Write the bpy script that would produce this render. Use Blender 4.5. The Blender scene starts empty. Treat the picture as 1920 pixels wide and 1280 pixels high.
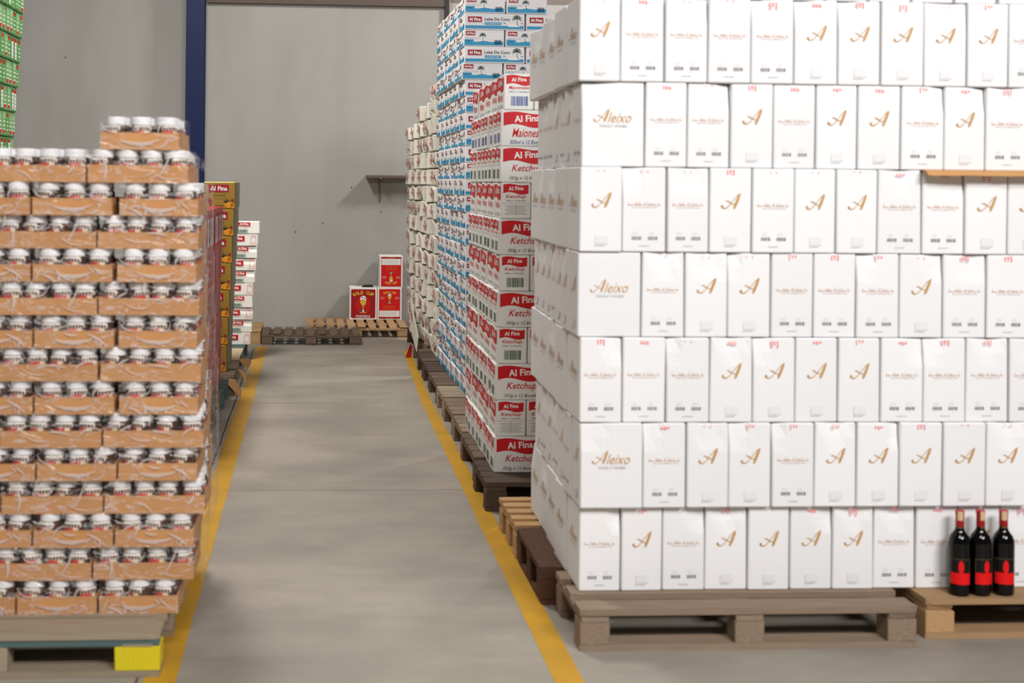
import bpy, bmesh, math, random
from mathutils import Vector, Matrix, noise
R = random.Random(7)
S = bpy.context.scene
COL = S.collection
rad = math.radians

# ------------------------------------------------------------------ camera
cam_d = bpy.data.cameras.new('camera'); cam = bpy.data.objects.new('camera', cam_d); COL.objects.link(cam)
cam_d.sensor_width = 36; cam_d.lens = 45.0
YAW, ROLL = 3.5, 0.6
cam_d.shift_x = 0.1168; cam_d.shift_y = -0.1542
cam.location = (0, 0, 1.6)
cam.matrix_world = Matrix.Translation((0, 0, 1.6)) @ Matrix.Rotation(-rad(YAW), 4, 'Z') @ Matrix.Rotation(rad(90), 4, 'X') @ Matrix.Rotation(rad(ROLL), 4, 'Z')
cam_d.dof.use_dof = True; cam_d.dof.focus_distance = 9.0; cam_d.dof.aperture_fstop = 2.6
cam_d.clip_start = 0.05
S.camera = cam

# ------------------------------------------------------------------ light
W = bpy.data.worlds.new('world'); S.world = W; W.use_nodes = True
bg = W.node_tree.nodes['Background']; bg.inputs[0].default_value = (1.0, 0.95, 0.88, 1); bg.inputs[1].default_value = 0.09
def area(name, loc, target, sx, sy, power, col=(1, 1, 1)):
    d = bpy.data.lights.new(name, 'AREA'); d.shape = 'RECTANGLE'; d.size = sx; d.size_y = sy; d.energy = power; d.color = col
    o = bpy.data.objects.new(name, d); COL.objects.link(o); o.location = loc
    o.rotation_euler = (Vector(target) - Vector(loc)).to_track_quat('-Z', 'Y').to_euler()
    return o
area('loading_bay_light', (3.4, -2.0, 5.2), (0.9, 4.6, 1.0), 3.0, 1.2, 485, (1.0, 0.985, 0.99))
area('ceiling_light_middle', (-1.5, 9.0, 6.2), (0.2, 9.0, 0), 2.2, 0.8, 330, (1.0, 0.96, 0.9))
area('ceiling_light_rear', (4.3, 11.4, 5.6), (0.2, 13.6, 1.0), 0.9, 0.5, 210, (1.0, 0.96, 0.92))
area('ceiling_light_front', (0.1, -0.8, 5.8), (-0.6, 3.6, 0.4), 2.2, 0.8, 210, (1.0, 0.96, 0.92))
S.view_settings.view_transform = 'Standard'; S.view_settings.look = 'None'
S.view_settings.exposure = 0.0; S.view_settings.gamma = 1.0; S.view_settings.use_curve_mapping = False

# ------------------------------------------------------------------ helpers
def at(px, py, Y):
    """where the sight line of a photograph pixel meets the upright plane at distance Y down the aisle: (X, Z)"""
    f = 2400.0; xp, yp = 735.8, 344.0; c, s_ = math.cos(rad(ROLL)), math.sin(rad(ROLL))
    dx, dy = px - xp, py - yp; u, v = (c * dx + s_ * dy) / f, (-s_ * dx + c * dy) / f
    t, y = math.tan(rad(YAW)), rad(YAW)
    X = Y * (u * math.cos(y) + math.sin(y)) / (math.cos(y) - u * math.sin(y)); dep = X * math.sin(y) + Y * math.cos(y)
    return X, 1.6 - v * dep
def lin(c):
    return tuple(((x / 255) / 12.92 if x / 255 <= 0.04045 else ((x / 255 + 0.055) / 1.055) ** 2.4) for x in c)
MATS = {}
def mat(name, rgb, rough=0.6, var=0.0, nscale=0.0, namt=0.0, rgb2=None, spec=0.3, metal=0.0, bump=0.0, stretch=None):
    """flat or noise-mottled colour; var = brightness change from object to object"""
    if name in MATS: return MATS[name]
    m = bpy.data.materials.new(name); m.use_nodes = True; nt = m.node_tree; b = nt.nodes['Principled BSDF']
    c = lin(rgb); b.inputs['Base Color'].default_value = (*c, 1)
    b.inputs['Roughness'].default_value = rough; b.inputs['Specular IOR Level'].default_value = spec; b.inputs['Metallic'].default_value = metal
    out = None
    if nscale:
        tc = nt.nodes.new('ShaderNodeTexCoord'); mp = nt.nodes.new('ShaderNodeMapping')
        nt.links.new(tc.outputs['Object'], mp.inputs[0])
        if stretch: mp.inputs['Scale'].default_value = stretch
        n = nt.nodes.new('ShaderNodeTexNoise'); n.inputs['Scale'].default_value = nscale; n.inputs['Detail'].default_value = 5
        nt.links.new(mp.outputs[0], n.inputs['Vector'])
        mx = nt.nodes.new('ShaderNodeMix'); mx.data_type = 'RGBA'
        rp = nt.nodes.new('ShaderNodeMapRange'); rp.inputs[1].default_value = 0.35; rp.inputs[2].default_value = 0.65; rp.inputs[4].default_value = namt
        nt.links.new(n.outputs[0], rp.inputs[0]); nt.links.new(rp.outputs[0], mx.inputs[0])
        mx.inputs[6].default_value = (*c, 1); mx.inputs[7].default_value = (*lin(rgb2 or rgb), 1)
        out = mx.outputs[2]
        if bump:
            bp = nt.nodes.new('ShaderNodeBump'); bp.inputs['Strength'].default_value = bump; bp.inputs['Distance'].default_value = 0.01
            nt.links.new(n.outputs[0], bp.inputs['Height']); nt.links.new(bp.outputs[0], b.inputs['Normal'])
    if var:
        oi = nt.nodes.new('ShaderNodeObjectInfo'); mr = nt.nodes.new('ShaderNodeMapRange')
        mr.inputs[3].default_value = 1 - var; mr.inputs[4].default_value = 1.0
        nt.links.new(oi.outputs['Random'], mr.inputs[0])
        hs = nt.nodes.new('ShaderNodeHueSaturation'); hs.inputs['Color'].default_value = (*c, 1)
        if out: nt.links.new(out, hs.inputs['Color'])
        nt.links.new(mr.outputs[0], hs.inputs['Value']); out = hs.outputs[0]
    if out: nt.links.new(out, b.inputs['Base Color'])
    MATS[name] = m
    return m

class MB:
    def __init__(s): s.v = []; s.f = []; s.m = []; s.mats = []
    def mi(s, m):
        if m not in s.mats: s.mats.append(m)
        return s.mats.index(m)
    def add(s, vs, fs, m):
        b = len(s.v); s.v += [tuple(v) for v in vs]; k = s.mi(m)
        for f in fs: s.f.append([b + i for i in f]); s.m.append(k)
    def box(s, x0, x1, y0, y1, z0, z1, m):
        s.add([(x0, y0, z0), (x1, y0, z0), (x1, y1, z0), (x0, y1, z0), (x0, y0, z1), (x1, y0, z1), (x1, y1, z1), (x0, y1, z1)],
              [(0, 3, 2, 1), (4, 5, 6, 7), (0, 1, 5, 4), (1, 2, 6, 5), (2, 3, 7, 6), (3, 0, 4, 7)], m)
    def lathe(s, prof, m, n=20, a0=0.0, a1=2 * math.pi, cap=True):
        full = abs(a1 - a0 - 2 * math.pi) < 1e-6; k = n if full else n + 1
        vs = [(r * math.cos(a0 + (a1 - a0) * i / n), r * math.sin(a0 + (a1 - a0) * i / n), z) for r, z in prof for i in range(k)]
        fs = []
        for j in range(len(prof) - 1):
            for i in range(n):
                i2 = (i + 1) % k
                fs.append((j * k + i, j * k + i2, (j + 1) * k + i2, (j + 1) * k + i))
        if cap and full:
            fs.append(tuple(range(k))[::-1]); fs.append(tuple((len(prof) - 1) * k + i for i in range(k)))
        s.add(vs, fs, m)
    # flat print on a face: u to the side, v up, facing -Y; l = layer above the sheet
    def rect(s, u0, v0, u1, v1, m, l=1): s.poly([(u0, v0), (u1, v0), (u1, v1), (u0, v1)], m, l)
    def poly(s, pts, m, l=1): s.add([(u, -0.0007 * l, v) for u, v in pts], [tuple(range(len(pts)))], m)
    def strip(s, a, b, m, l=1):
        n = len(a); s.add([(u, -0.0007 * l, v) for u, v in a + b], [(i, i + 1, n + i + 1, n + i) for i in range(n - 1)], m)
    def ell(s, cu, cv, ru, rv, m, l=1, n=14, rot=0):
        s.poly([(cu + ru * math.cos(t) * math.cos(rot) - rv * math.sin(t) * math.sin(rot), cv + ru * math.cos(t) * math.sin(rot) + rv * math.sin(t) * math.cos(rot)) for t in [2 * math.pi * i / n for i in range(n)]], m, l)
    def ribbon(s, pts, ws, m, l=1):
        a, b = [], []
        for i, p in enumerate(pts):
            q = pts[min(i + 1, len(pts) - 1)]; o = pts[max(i - 1, 0)]
            dx, dy = q[0] - o[0], q[1] - o[1]; k = math.hypot(dx, dy) or 1
            w = ws[i] / 2; a.append((p[0] + dy / k * w, p[1] - dx / k * w)); b.append((p[0] - dy / k * w, p[1] + dx / k * w))
        n = len(a); s.add([(u, -0.0007 * l, v) for u, v in a + b], [(i, i + 1, n + i + 1, n + i) for i in range(n - 1)], m)
    def text(s, body, cu, cv, w, m, l=2, h=None, shear=0.0, bold=0.0, rot=0.0):
        vs, fs, tw, th = text_geo(body, shear, bold)
        k = w / tw; kv = (h / th) if h else k; c_, s_ = math.cos(rot), math.sin(rot)
        P = [(x * k, y * kv) for x, y in vs]
        s.add([(cu + x * c_ - y * s_, -0.0007 * l, cv + x * s_ + y * c_) for x, y in P], fs, m)
    def mesh(s, name, smooth=False):
        me = bpy.data.meshes.new(name); me.from_pydata(s.v, [], s.f)
        for m in s.mats: me.materials.append(m)
        me.polygons.foreach_set('material_index', s.m)
        if smooth: me.polygons.foreach_set('use_smooth', [True] * len(s.f))
        me.update(); return me
TG = {}
def text_geo(body, shear, bold):
    key = (body, shear, bold)
    if key not in TG:
        c = bpy.data.curves.new('lettering', 'FONT'); c.body = body; c.shear = shear; c.offset = bold; c.resolution_u = 2; c.fill_mode = 'FRONT'
        o = bpy.data.objects.new('lettering', c); me = bpy.data.meshes.new_from_object(o)
        vs = [(v.co.x, v.co.y) for v in me.vertices]
        fs = []
        for p in me.polygons:
            q = [vs[i] for i in p.vertices]
            ar = sum(q[i][0] * q[(i + 1) % len(q)][1] - q[(i + 1) % len(q)][0] * q[i][1] for i in range(len(q)))
            fs.append(tuple(p.vertices) if ar > 0 else tuple(p.vertices)[::-1])
        x0, x1 = min(v[0] for v in vs), max(v[0] for v in vs); y0, y1 = min(v[1] for v in vs), max(v[1] for v in vs)
        vs = [(x - (x0 + x1) / 2, y - (y0 + y1) / 2) for x, y in vs]
        TG[key] = (vs, fs, x1 - x0, y1 - y0)
        bpy.data.objects.remove(o); bpy.data.curves.remove(c); bpy.data.meshes.remove(me)
    return TG[key]

def ob(name, me, parent=None, loc=(0, 0, 0), rz=0.0, scale=None, kind=None, label=None):
    o = bpy.data.objects.new(name, me); COL.objects.link(o)
    o.location = loc
    if rz: o.rotation_euler[2] = rz
    if scale: o.scale = scale
    if parent: o.parent = parent
    if kind: o['kind'] = kind
    if label: o['label'] = label
    return o
def tag(o, label, cat, group=None):
    n = len(label.split())
    assert 4 <= n <= 16, (n, label)
    o['label'] = label; o['category'] = cat
    if group: o['group'] = group
    return o
def empty(name, loc=(0, 0, 0), rz=0.0): return ob(name, None, loc=loc, rz=rz)
ORD = 'zeroth first second third fourth fifth sixth seventh eighth ninth tenth eleventh twelfth thirteenth fourteenth fifteenth sixteenth seventeenth eighteenth nineteenth twentieth twenty-first twenty-second twenty-third twenty-fourth twenty-fifth'.split()

def carton_mesh(name, w, d, h, m, seed, soft=0.0025, dent=None):
    """a carton standing on z = 0, centred in x and y, front at -Y; worn corners only ever go inward"""
    r = random.Random(seed); bm = bmesh.new(); bmesh.ops.create_cube(bm, size=1)
    for v in bm.verts:
        sx, sy, sz = v.co.x * 2, v.co.y * 2, v.co.z * 2
        v.co = Vector((sx * (w / 2 - r.uniform(0, soft)), sy * (d / 2 - r.uniform(0, soft)), (h if sz > 0 else 0) - (r.uniform(0, soft * 0.6) if sz > 0 else 0)))
    bmesh.ops.bevel(bm, geom=bm.edges[:], offset=min(0.004, h * 0.03), segments=1, affect='EDGES')
    if dent:
        bmesh.ops.subdivide_edges(bm, edges=bm.edges[:], cuts=5, use_grid_fill=True)
        cx, cz, rr, dep = dent
        for v in bm.verts:
            if v.co.y < 0:
                q = math.hypot((v.co.x - cx * w / 2) / (w * rr), (v.co.z - cz * h) / (h * rr * 0.6))
                if q < 1: v.co.y += dep * (1 - q * q) * (1 + 0.6 * noise.noise(v.co * 40 + Vector((seed, 0, 0)))); v.co.z -= dep * 0.3 * (1 - q) if cz > 0.7 else 0
    bmesh.ops.recalc_face_normals(bm, faces=bm.faces[:])
    me = bpy.data.meshes.new(name); bm.to_mesh(me); bm.free(); me.materials.append(m)
    return me

# ------------------------------------------------------------------ materials
white_card = mat('white_card', (240, 240, 241), 0.62, var=0.05, nscale=3, namt=0.25, rgb2=(232, 232, 234))
ketch_card = mat('ketchup_card', (236, 236, 232), 0.6, var=0.05)
sack_card = mat('cream_card', (240, 236, 224), 0.6, var=0.08, nscale=8, namt=0.3, rgb2=(230, 225, 212))
brown_card = mat('brown_card', (205, 150, 98), 0.7, var=0.08, nscale=6, namt=0.4, rgb2=(192, 136, 84))
pad_card = mat('layer_pad_card', (200, 150, 96), 0.8)
gold_ink = mat('gold_ink', (196, 150, 88), 0.45); tan_ink = mat('tan_ink', (206, 168, 146), 0.6)
gray_ink = mat('gray_ink', (166, 166, 170), 0.6); black_ink = mat('black_ink', (70, 70, 74), 0.6); pale_ink = mat('pale_ink', (229, 229, 231), 0.6)
code_ink = mat('code_ink', (118, 118, 122), 0.6); stamp_ink = mat('stamp_ink', (246, 150, 150), 0.6); red_ink = mat('red_ink', (204, 22, 32), 0.5); white_ink = mat('white_ink', (244, 244, 240), 0.5)
blue_ink = mat('blue_ink', (40, 150, 196), 0.5); navy_ink = mat('navy_ink', (70, 90, 160), 0.5); green_ink = mat('green_ink', (60, 92, 72), 0.5)
dkred_ink = mat('dark_red_ink', (165, 20, 40), 0.5); palm_ink = mat('palm_ink', (34, 74, 70), 0.5); text_ink = mat('text_ink', (40, 44, 48), 0.5)
yellow_ink = mat('yellow_ink', (246, 206, 60), 0.5); orange_ink = mat('orange_ink', (228, 120, 30), 0.5); sage_ink = mat('sage_ink', (176, 192, 178), 0.6)
deep_ink = mat('deep_red_ink', (150, 12, 22), 0.5); pink_ink = mat('pink_ink', (232, 150, 150), 0.6)

# ------------------------------------------------------------------ the setting
fl = mat('concrete_floor', (166, 159, 147), 0.5, nscale=1.1, namt=0.75, rgb2=(137, 131, 121), spec=0.35, bump=0.04)
nt = fl.node_tree; b = nt.nodes['Principled BSDF']     # fine grain and long scuffs over the mottling
src = b.inputs['Base Color'].links[0].from_socket
tc = nt.nodes.new('ShaderNodeTexCoord'); mp = nt.nodes.new('ShaderNodeMapping'); mp.inputs['Scale'].default_value = (0.9, 2.2, 1)
n2 = nt.nodes.new('ShaderNodeTexNoise'); n2.inputs['Scale'].default_value = 1.6; n2.inputs['Detail'].default_value = 9; n2.inputs['Roughness'].default_value = 0.7
nt.links.new(tc.outputs['Object'], mp.inputs[0]); nt.links.new(mp.outputs[0], n2.inputs['Vector'])
r2 = nt.nodes.new('ShaderNodeMapRange'); r2.inputs[1].default_value = 0.38; r2.inputs[2].default_value = 0.62; r2.inputs[3].default_value = 0.88; r2.inputs[4].default_value = 1.06
nt.links.new(n2.outputs[0], r2.inputs[0])
hs = nt.nodes.new('ShaderNodeHueSaturation'); nt.links.new(src, hs.inputs['Color']); nt.links.new(r2.outputs[0], hs.inputs['Value']); nt.links.new(hs.outputs[0], b.inputs['Base Color'])
WALL_Y = 14.3
q = MB(); q.box(-9, 9, -7, WALL_Y, -0.2, 0, fl)
floor = ob('floor', q.mesh('floor'), kind='structure')
joint_m = mat('joint_dirt', (128, 119, 106), 0.8)
for k, y in enumerate((4.04, 6.67, 9.3, 11.93)):
    q = MB(); q.box(-9, 9, -0.003, 0.003, 0, 0.0006, joint_m); ob('floor_joint', q.mesh('floor_joint'), floor, (0, y, 0))
wl = mat('plaster_wall', (168, 166, 162), 0.85, nscale=1.3, namt=0.7, rgb2=(156, 153, 148), stretch=(1.6, 1, 0.55), bump=0.06)
q = MB(); q.box(-9, 9, 0, 0.3, 0, 3.63, wl); wall_b = ob('wall_back', q.mesh('wall_back'), loc=(0, WALL_Y, 0), kind='structure')
q = MB(); q.box(-9, 9, 0, 0.3, 3.63, 6.5, mat('cladding', (120, 110, 102), 0.7)); ob('upper_cladding', q.mesh('upper_cladding'), wall_b, (0, -0.0, 0))
sp = mat('wall_speck', (80, 72, 64), 0.9)
for x, z in ((-2.75, 2.95), (-2.1, 2.2), (0.42, 1.55), (0.75, 1.28), (-0.2, 1.05), (0.1, 1.15)):
    q = MB(); q.ell(0, 0, 0.008, 0.012, sp); ob('wall_speck', q.mesh('wall_speck'), wall_b, (x, 0, z))
lm = mat('beam_paint', (96, 84, 76), 0.7)
q = MB(); q.box(-1.2, 1.5, -0.05, 0, 3.58, 3.9, lm); ob('trim_1', q.mesh('trim_1'), loc=(0, WALL_Y, 0), kind='structure')
# blue steel column: an H section against the wall
bl = mat('blue_paint', (4, 23, 76), 0.45, nscale=5, namt=0.4, rgb2=(4, 19, 64))
q = MB(); q.box(-0.1, 0.1, -0.20, -0.185, 0, 6.4, bl); q.box(-0.1, 0.1, -0.015, 0, 0, 6.4, bl); q.box(-0.006, 0.006, -0.186, -0.014, 0, 6.4, bl)
colu = ob('column_steel', q.mesh('column_steel'), loc=(-1.315, WALL_Y, 0), kind='structure'); colu['label'] = 'dark blue painted steel column standing against the grey wall'
dk = mat('dark_pipe', (44, 40, 38), 0.5); lt = mat('pipe_edge', (150, 144, 136), 0.5)
q = MB(); q.box(-0.03, 0.02, -0.06, 0, 0, 6.4, dk); q.box(0.02, 0.03, -0.06, 0, 0, 6.4, lt)
o = ob('trim_2', q.mesh('trim_2'), loc=(at(840, 20, 14.2)[0], WALL_Y, 0), kind='structure'); o['label'] = 'dark vertical steel channel on the rear wall'
# yellow floor lines
ym = mat('yellow_line_paint', (200, 152, 40), 0.5, nscale=4, namt=0.6, rgb2=(176, 134, 48))
def line(name, pts, label):
    q = MB(); vs = []
    for i, (x, y, w) in enumerate(pts): vs += [(x - w / 2, y, 0.0012), (x + w / 2, y, 0.0012)]
    q.add(vs, [(2 * i, 2 * i + 1, 2 * i + 3, 2 * i + 2) for i in range(len(pts) - 1)], ym)
    return tag(ob(name, q.mesh(name)), label, 'floor line', 'painted aisle lines')
rr = random.Random(3)
line('floor_line', [(-0.472 - 0.0012 * y + rr.uniform(-.002, .002), y, 0.104) for y in [2.5 + 0.25 * i for i in range(41)]], 'yellow painted line on the floor beside the jar tray stack')
line('floor_line', [(0.838 + (0.022 * (y - 9.3) if y > 9.3 else 0) + rr.uniform(-.002, .002), y, 0.108 - 0.003 * y) for y in [2.5 + 0.25 * i for i in range(40)]], 'yellow painted line on the floor beside the wine carton stack')
q = MB(); a = []; b_ = []
for i in range(61):
    y = 2.5 + i * 0.165; x = -0.548 - 0.0012 * y + 0.012 * noise.noise(Vector((y * 0.9, 3, 1))) + 0.004 * noise.noise(Vector((y * 6, 3, 1)))
    w = 0.0035 + 0.003 * abs(noise.noise(Vector((y * 3, 9, 1)))); a.append((x - w, y, 0.0009)); b_.append((x + w, y, 0.0009))
n = len(a); q.add(a + b_, [(i, n + i, n + i + 1, i + 1) for i in range(n - 1)], mat('crack_dirt', (74, 62, 50), 0.9)); ob('floor_crack', q.mesh('floor_crack'), floor)

# ------------------------------------------------------------------ pallets
def wood(name, a, b2): return mat(name, a, 0.8, var=0.22, nscale=2.2, namt=0.8, rgb2=b2, stretch=(3, 14, 14), bump=0.25)
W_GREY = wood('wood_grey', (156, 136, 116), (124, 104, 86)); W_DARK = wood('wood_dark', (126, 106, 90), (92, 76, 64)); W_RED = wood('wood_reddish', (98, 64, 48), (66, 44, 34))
W_PALE = wood('wood_pale', (206, 168, 122), (180, 138, 92)); W_TAN = wood('wood_tan', (190, 156, 116), (160, 124, 88)); W_TEAL = wood('wood_teal', (70, 110, 114), (104, 112, 104))
W_BROWN = wood('wood_brown', (122, 102, 86), (92, 74, 62)); W_SHADE = wood('wood_shade', (96, 80, 68), (68, 55, 46)); W_WEATHER = wood('wood_weathered', (172, 158, 136), (146, 128, 106))  # W_SHADE: brown wood with shade put into its colour
YELLOW_BLK = mat('yellow_block_paint', (232, 206, 30), 0.6, nscale=18, namt=0.8, rgb2=(186, 186, 40), stretch=(1, 1, 3))
UNIT = {}
def plank_unit(m, seed):
    """unit plank, worn at the edges, scaled on use"""
    if (m.name, seed) not in UNIT:
        r = random.Random(seed); bm = bmesh.new(); bmesh.ops.create_cube(bm, size=1)
        bmesh.ops.bevel(bm, geom=bm.edges[:], offset=0.03, segments=1, affect='EDGES')
        for v in bm.verts: v.co += Vector((r.uniform(-.004, .002), r.uniform(-.02, .02), r.uniform(-.03, .0)))
        for v in bm.verts: v.co = Vector([max(-0.5, min(0.5, c)) for c in v.co])
        bmesh.ops.recalc_face_normals(bm, faces=bm.faces[:])
        me = bpy.data.meshes.new('plank'); bm.to_mesh(me); bm.free(); me.materials.append(m); UNIT[(m.name, seed)] = me
    return UNIT[(m.name, seed)]
def pallet(label, x0, x1, y0, y1, m, ndeck=5, along='x', h=0.144, nb=(3, 3), mblock=None, deckw=None, group=None, special=None, bottom=True, bw=0.104, lead=None):
    """along = direction of the deck boards; nb = blocks in x and y"""
    root = empty('pallet', ((x0 + x1) / 2, (y0 + y1) / 2, 0)); tag(root, label, 'pallet', group)
    Lx, Ly = x1 - x0, y1 - y0; t = 0.022 * h / 0.144; bh = h - 3 * t; cnt = [0]
    def piece(nm, cx, cy, z0, sx, sy, sz, mm=None):
        cnt[0] += 1
        o = ob(nm, plank_unit(mm or m, cnt[0] % 4), root, (cx, cy, z0 + sz / 2), scale=(sx, sy, sz)); return o
    xs = [-Lx / 2 + bw / 2 + 0.003 + (Lx - bw - 0.006) * i / (nb[0] - 1) for i in range(nb[0])]; ys = [-Ly / 2 + 0.05 + (Ly - 0.10) * i / (nb[1] - 1) for i in range(nb[1])]
    if along == 'x':
        span, L = Ly, Lx
    else: span, L = Lx, Ly
    dw = deckw or (span / ndeck * 0.86)
    for i in range(ndeck):
        c = -span / 2 + dw / 2 + (span - dw) * i / (ndeck - 1)
        e = R.uniform(-.004, 0)
        if along == 'x': piece('deck_board', 0, c, h - t, L + e, dw, t)
        else: piece('deck_board', c, 0, h - t, dw, L + e, t)
    if along == 'x':
        for x in xs: piece('stringer_board', x, 0, h - 2 * t, 0.10, Ly - 0.002, t)
        if bottom:
            for y in ys: piece('bottom_board', 0, y, 0, Lx - 0.002, 0.098, t)
    else:
        for y in ys: piece('stringer_board', 0, y, h - 2 * t, Lx - 0.002, 0.10, t)
        if bottom:
            for x in xs: piece('bottom_board', x, 0, 0, 0.10, Ly - 0.002, t)
    for i, x in enumerate(xs):
        for j, y in enumerate(ys):
            o = piece('block', x, y, t if bottom else 0, bw, 0.096, bh if bottom else bh + t, mblock)
            if special and (i, j) == special[0]: o.data = plank_unit(special[1], 1); o['label'] = special[2]
    if lead: piece('lead_board', 0, -Ly / 2 + 0.02, h - 2 * t, Lx - 0.006, 0.03, t, lead)
    return root
# beside the wine cartons and along that side of the aisle
pallet('grey-brown pallet with gaping openings under the front edge of the wine cartons', 0.925, 2.12, 4.345, 4.79, W_GREY, 3, nb=(3, 2), deckw=0.105)
pallet('pale orange pallet under the three wine bottles', 2.185, 3.385, 4.425, 5.225, W_TAN, 5, mblock=W_PALE)
pallet('dark reddish pallet under the shaded side of the wine cartons', 0.875, 1.95, 4.83, 5.40, W_RED, 5, 'y', deckw=0.13)
pallet('pale slatted pallet sticking out behind the wine cartons', 0.875, 1.95, 5.43, 5.93, W_PALE, 5, 'x', deckw=0.068)
pallet('pallet added behind the pale orange one to keep its openings dark', 2.14, 3.30, 5.36, 6.1, W_DARK, 5)  # backing pallet, added to darken the openings in front of it
pallet('filler pallet added behind the grey-brown one to keep its openings dark', 1.98, 2.13, 4.84, 5.60, W_DARK, 2, 'y', deckw=0.09, nb=(2, 3))  # narrow filler, added so the front openings look black
RP = [(0.852, 6.22, 6.72, W_SHADE, 'dark pallet corner poking out under the ketchup cartons'), (0.87, 6.80, 7.46, W_BROWN, 'second pallet from the front under the ketchup cartons'),
      (0.885, 7.50, 8.03, W_GREY, 'grey pallet between the ketchup and coconut milk stacks'), (0.89, 8.07, 8.68, W_GREY, 'broad topped pallet at the front of the coconut milk stack'),
      (0.895, 8.72, 9.20, W_WEATHER, 'lightest topped pallet, second under the coconut milk stack'), (0.90, 9.24, 9.88, W_BROWN, 'brown pallet, third under the coconut milk stack'),
      (0.905, 9.92, 10.46, W_SHADE, 'dark pallet at the rear of the coconut milk stack'), (0.905, 10.50, 11.05, W_SHADE, 'dark pallet at the front of the crumpled cream cartons'),
      (0.93, 11.10, 11.80, W_BROWN, 'middle pallet under the crumpled cream cartons'), (0.955, 11.85, 12.95, W_RED, 'rearmost pallet under the crumpled cream cartons')]
for x, y0, y1, m, lb in RP: pallet(lb, x, x + 1.1, y0, y1, m, 4, 'x', group='pallets under the shaded stacks', deckw=(y1 - y0) / 4 * 0.97, nb=(3, 2))
# the other side of the aisle
pallet('weathered pallet with a yellow painted corner block under the jar trays', -1.60, -0.478, 4.165, 5.00, W_WEATHER, 5, nb=(3, 3), bw=0.145, lead=W_TEAL, special=((2, 0), YELLOW_BLK, 'block painted bright yellow'))
pallet('weathered pallet under the rear half of the jar trays', -1.60, -0.53, 5.05, 5.70, W_WEATHER, 5)
LP = [(-0.627, 7.95, 8.57, W_BROWN, 'y', 5, 'brown slatted pallet at the front of the red cartons'), (-0.633, 8.61, 9.02, W_GREY, 'x', 4, 'greyish pallet between the brown and teal pallets'),
      (-0.616, 9.05, 9.56, W_TEAL, 'x', 4, 'teal painted pallet under the rear of the red cartons'), (-0.585, 9.60, 10.06, W_DARK, 'x', 4, 'dark pallet with torn cardboard under the gold cartons'),
      (-0.594, 10.09, 10.55, W_GREY, 'x', 4, 'grey pallet behind the gold cartons'), (-0.61, 10.60, 11.24, W_BROWN, 'x', 4, 'pallet covered by a pale cardboard sheet'), (-0.60, 11.28, 11.98, W_TEAL, 'x', 4, 'teal pallet under the stack of small white cartons')]
for x, y0, y1, m, al, nd, lb in LP: pallet(lb, x - 1.0, x, y0, y1, m, nd, al, nb=(3, 2), group='pallets along the wall of red and gold cartons')
pallet('pale wooden pallet end behind the stack of small white cartons', -1.45, -0.508, 12.68, 13.4, W_PALE, 5, nb=(3, 2))
pallet('empty dark pallet lying in front of the matchbox pallet', -0.50, 0.47, 12.62, 13.19, W_DARK, 9, 'y', h=0.115, deckw=0.075)
pallet('empty-ended pale edged pallet carrying the red matchbox cartons', -0.07, 0.985, 13.24, 14.24, W_TAN, 10, 'y', h=0.112, deckw=0.078)

# ------------------------------------------------------------------ wine cartons
WN, WW, WH, PITCH = 0.1525, 0.2275, 0.304, 0.305
SC, XC = 522.0, 589.0
def a_logo(mb, cu, cv, s, m):
    """slanted script capital: hairline up-stroke with a ball, heavy down-stroke, swash bar"""
    P = lambda pts: [(cu + (x - 0.5) * s * 1.3, cv + (y - 0.5) * s) for x, y in pts]
    up = [(0.02, 0.16), (0.10, 0.03), (0.22, 0.02), (0.36, 0.13), (0.50, 0.36), (0.66, 0.62), (0.82, 0.86), (0.97, 1.0)]
    mb.ribbon(P(up), [s * w for w in (0.10, 0.09, 0.07, 0.05, 0.04, 0.04, 0.05, 0.05)], m)
    mb.ell(*P([(0.05, 0.16)])[0], s * 0.075, s * 0.075, m)
    mb.ribbon(P([(0.97, 1.0), (0.90, 0.78), (0.80, 0.45), (0.70, 0.12), (0.66, 0.0)]), [s * w for w in (0.05, 0.15, 0.17, 0.15, 0.08)], m)
    mb.ribbon(P([(0.24, 0.52), (0.34, 0.50), (0.46, 0.40), (0.58, 0.30), (0.72, 0.30)]), [s * w for w in (0.03, 0.06, 0.06, 0.04, 0.03)], m)
def squiggle(mb, cu, cv, w, h, m, seed, n=46):
    r = random.Random(seed); pts = []
    for i in range(n):
        t = i / (n - 1); pts.append((cu + (t - 0.5) * w + r.uniform(-1, 1) * w * 0.008, cv + h * 0.5 * math.sin(i * 1.9) * (1.7 if i % 13 == 0 else r.uniform(0.35, 1))))
    mb.ribbon(pts, [h * 0.26] * n, m)
def barcode(mb, cu, cv, w, h, m, seed=1, n=9):
    r = random.Random(seed); u = cu - w / 2
    while u < cu + w / 2:
        k = r.uniform(0.3, 1.1) * w / n; mb.rect(u, cv - h / 2, min(u + k, cu + w / 2), cv + h / 2, m); u += k + r.uniform(0.25, 0.7) * w / n
PR = {}
q = MB(); a_logo(q, 0.002, 0.186, 0.055, gold_ink); PR['A'] = q.mesh('gold_logo')
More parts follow.
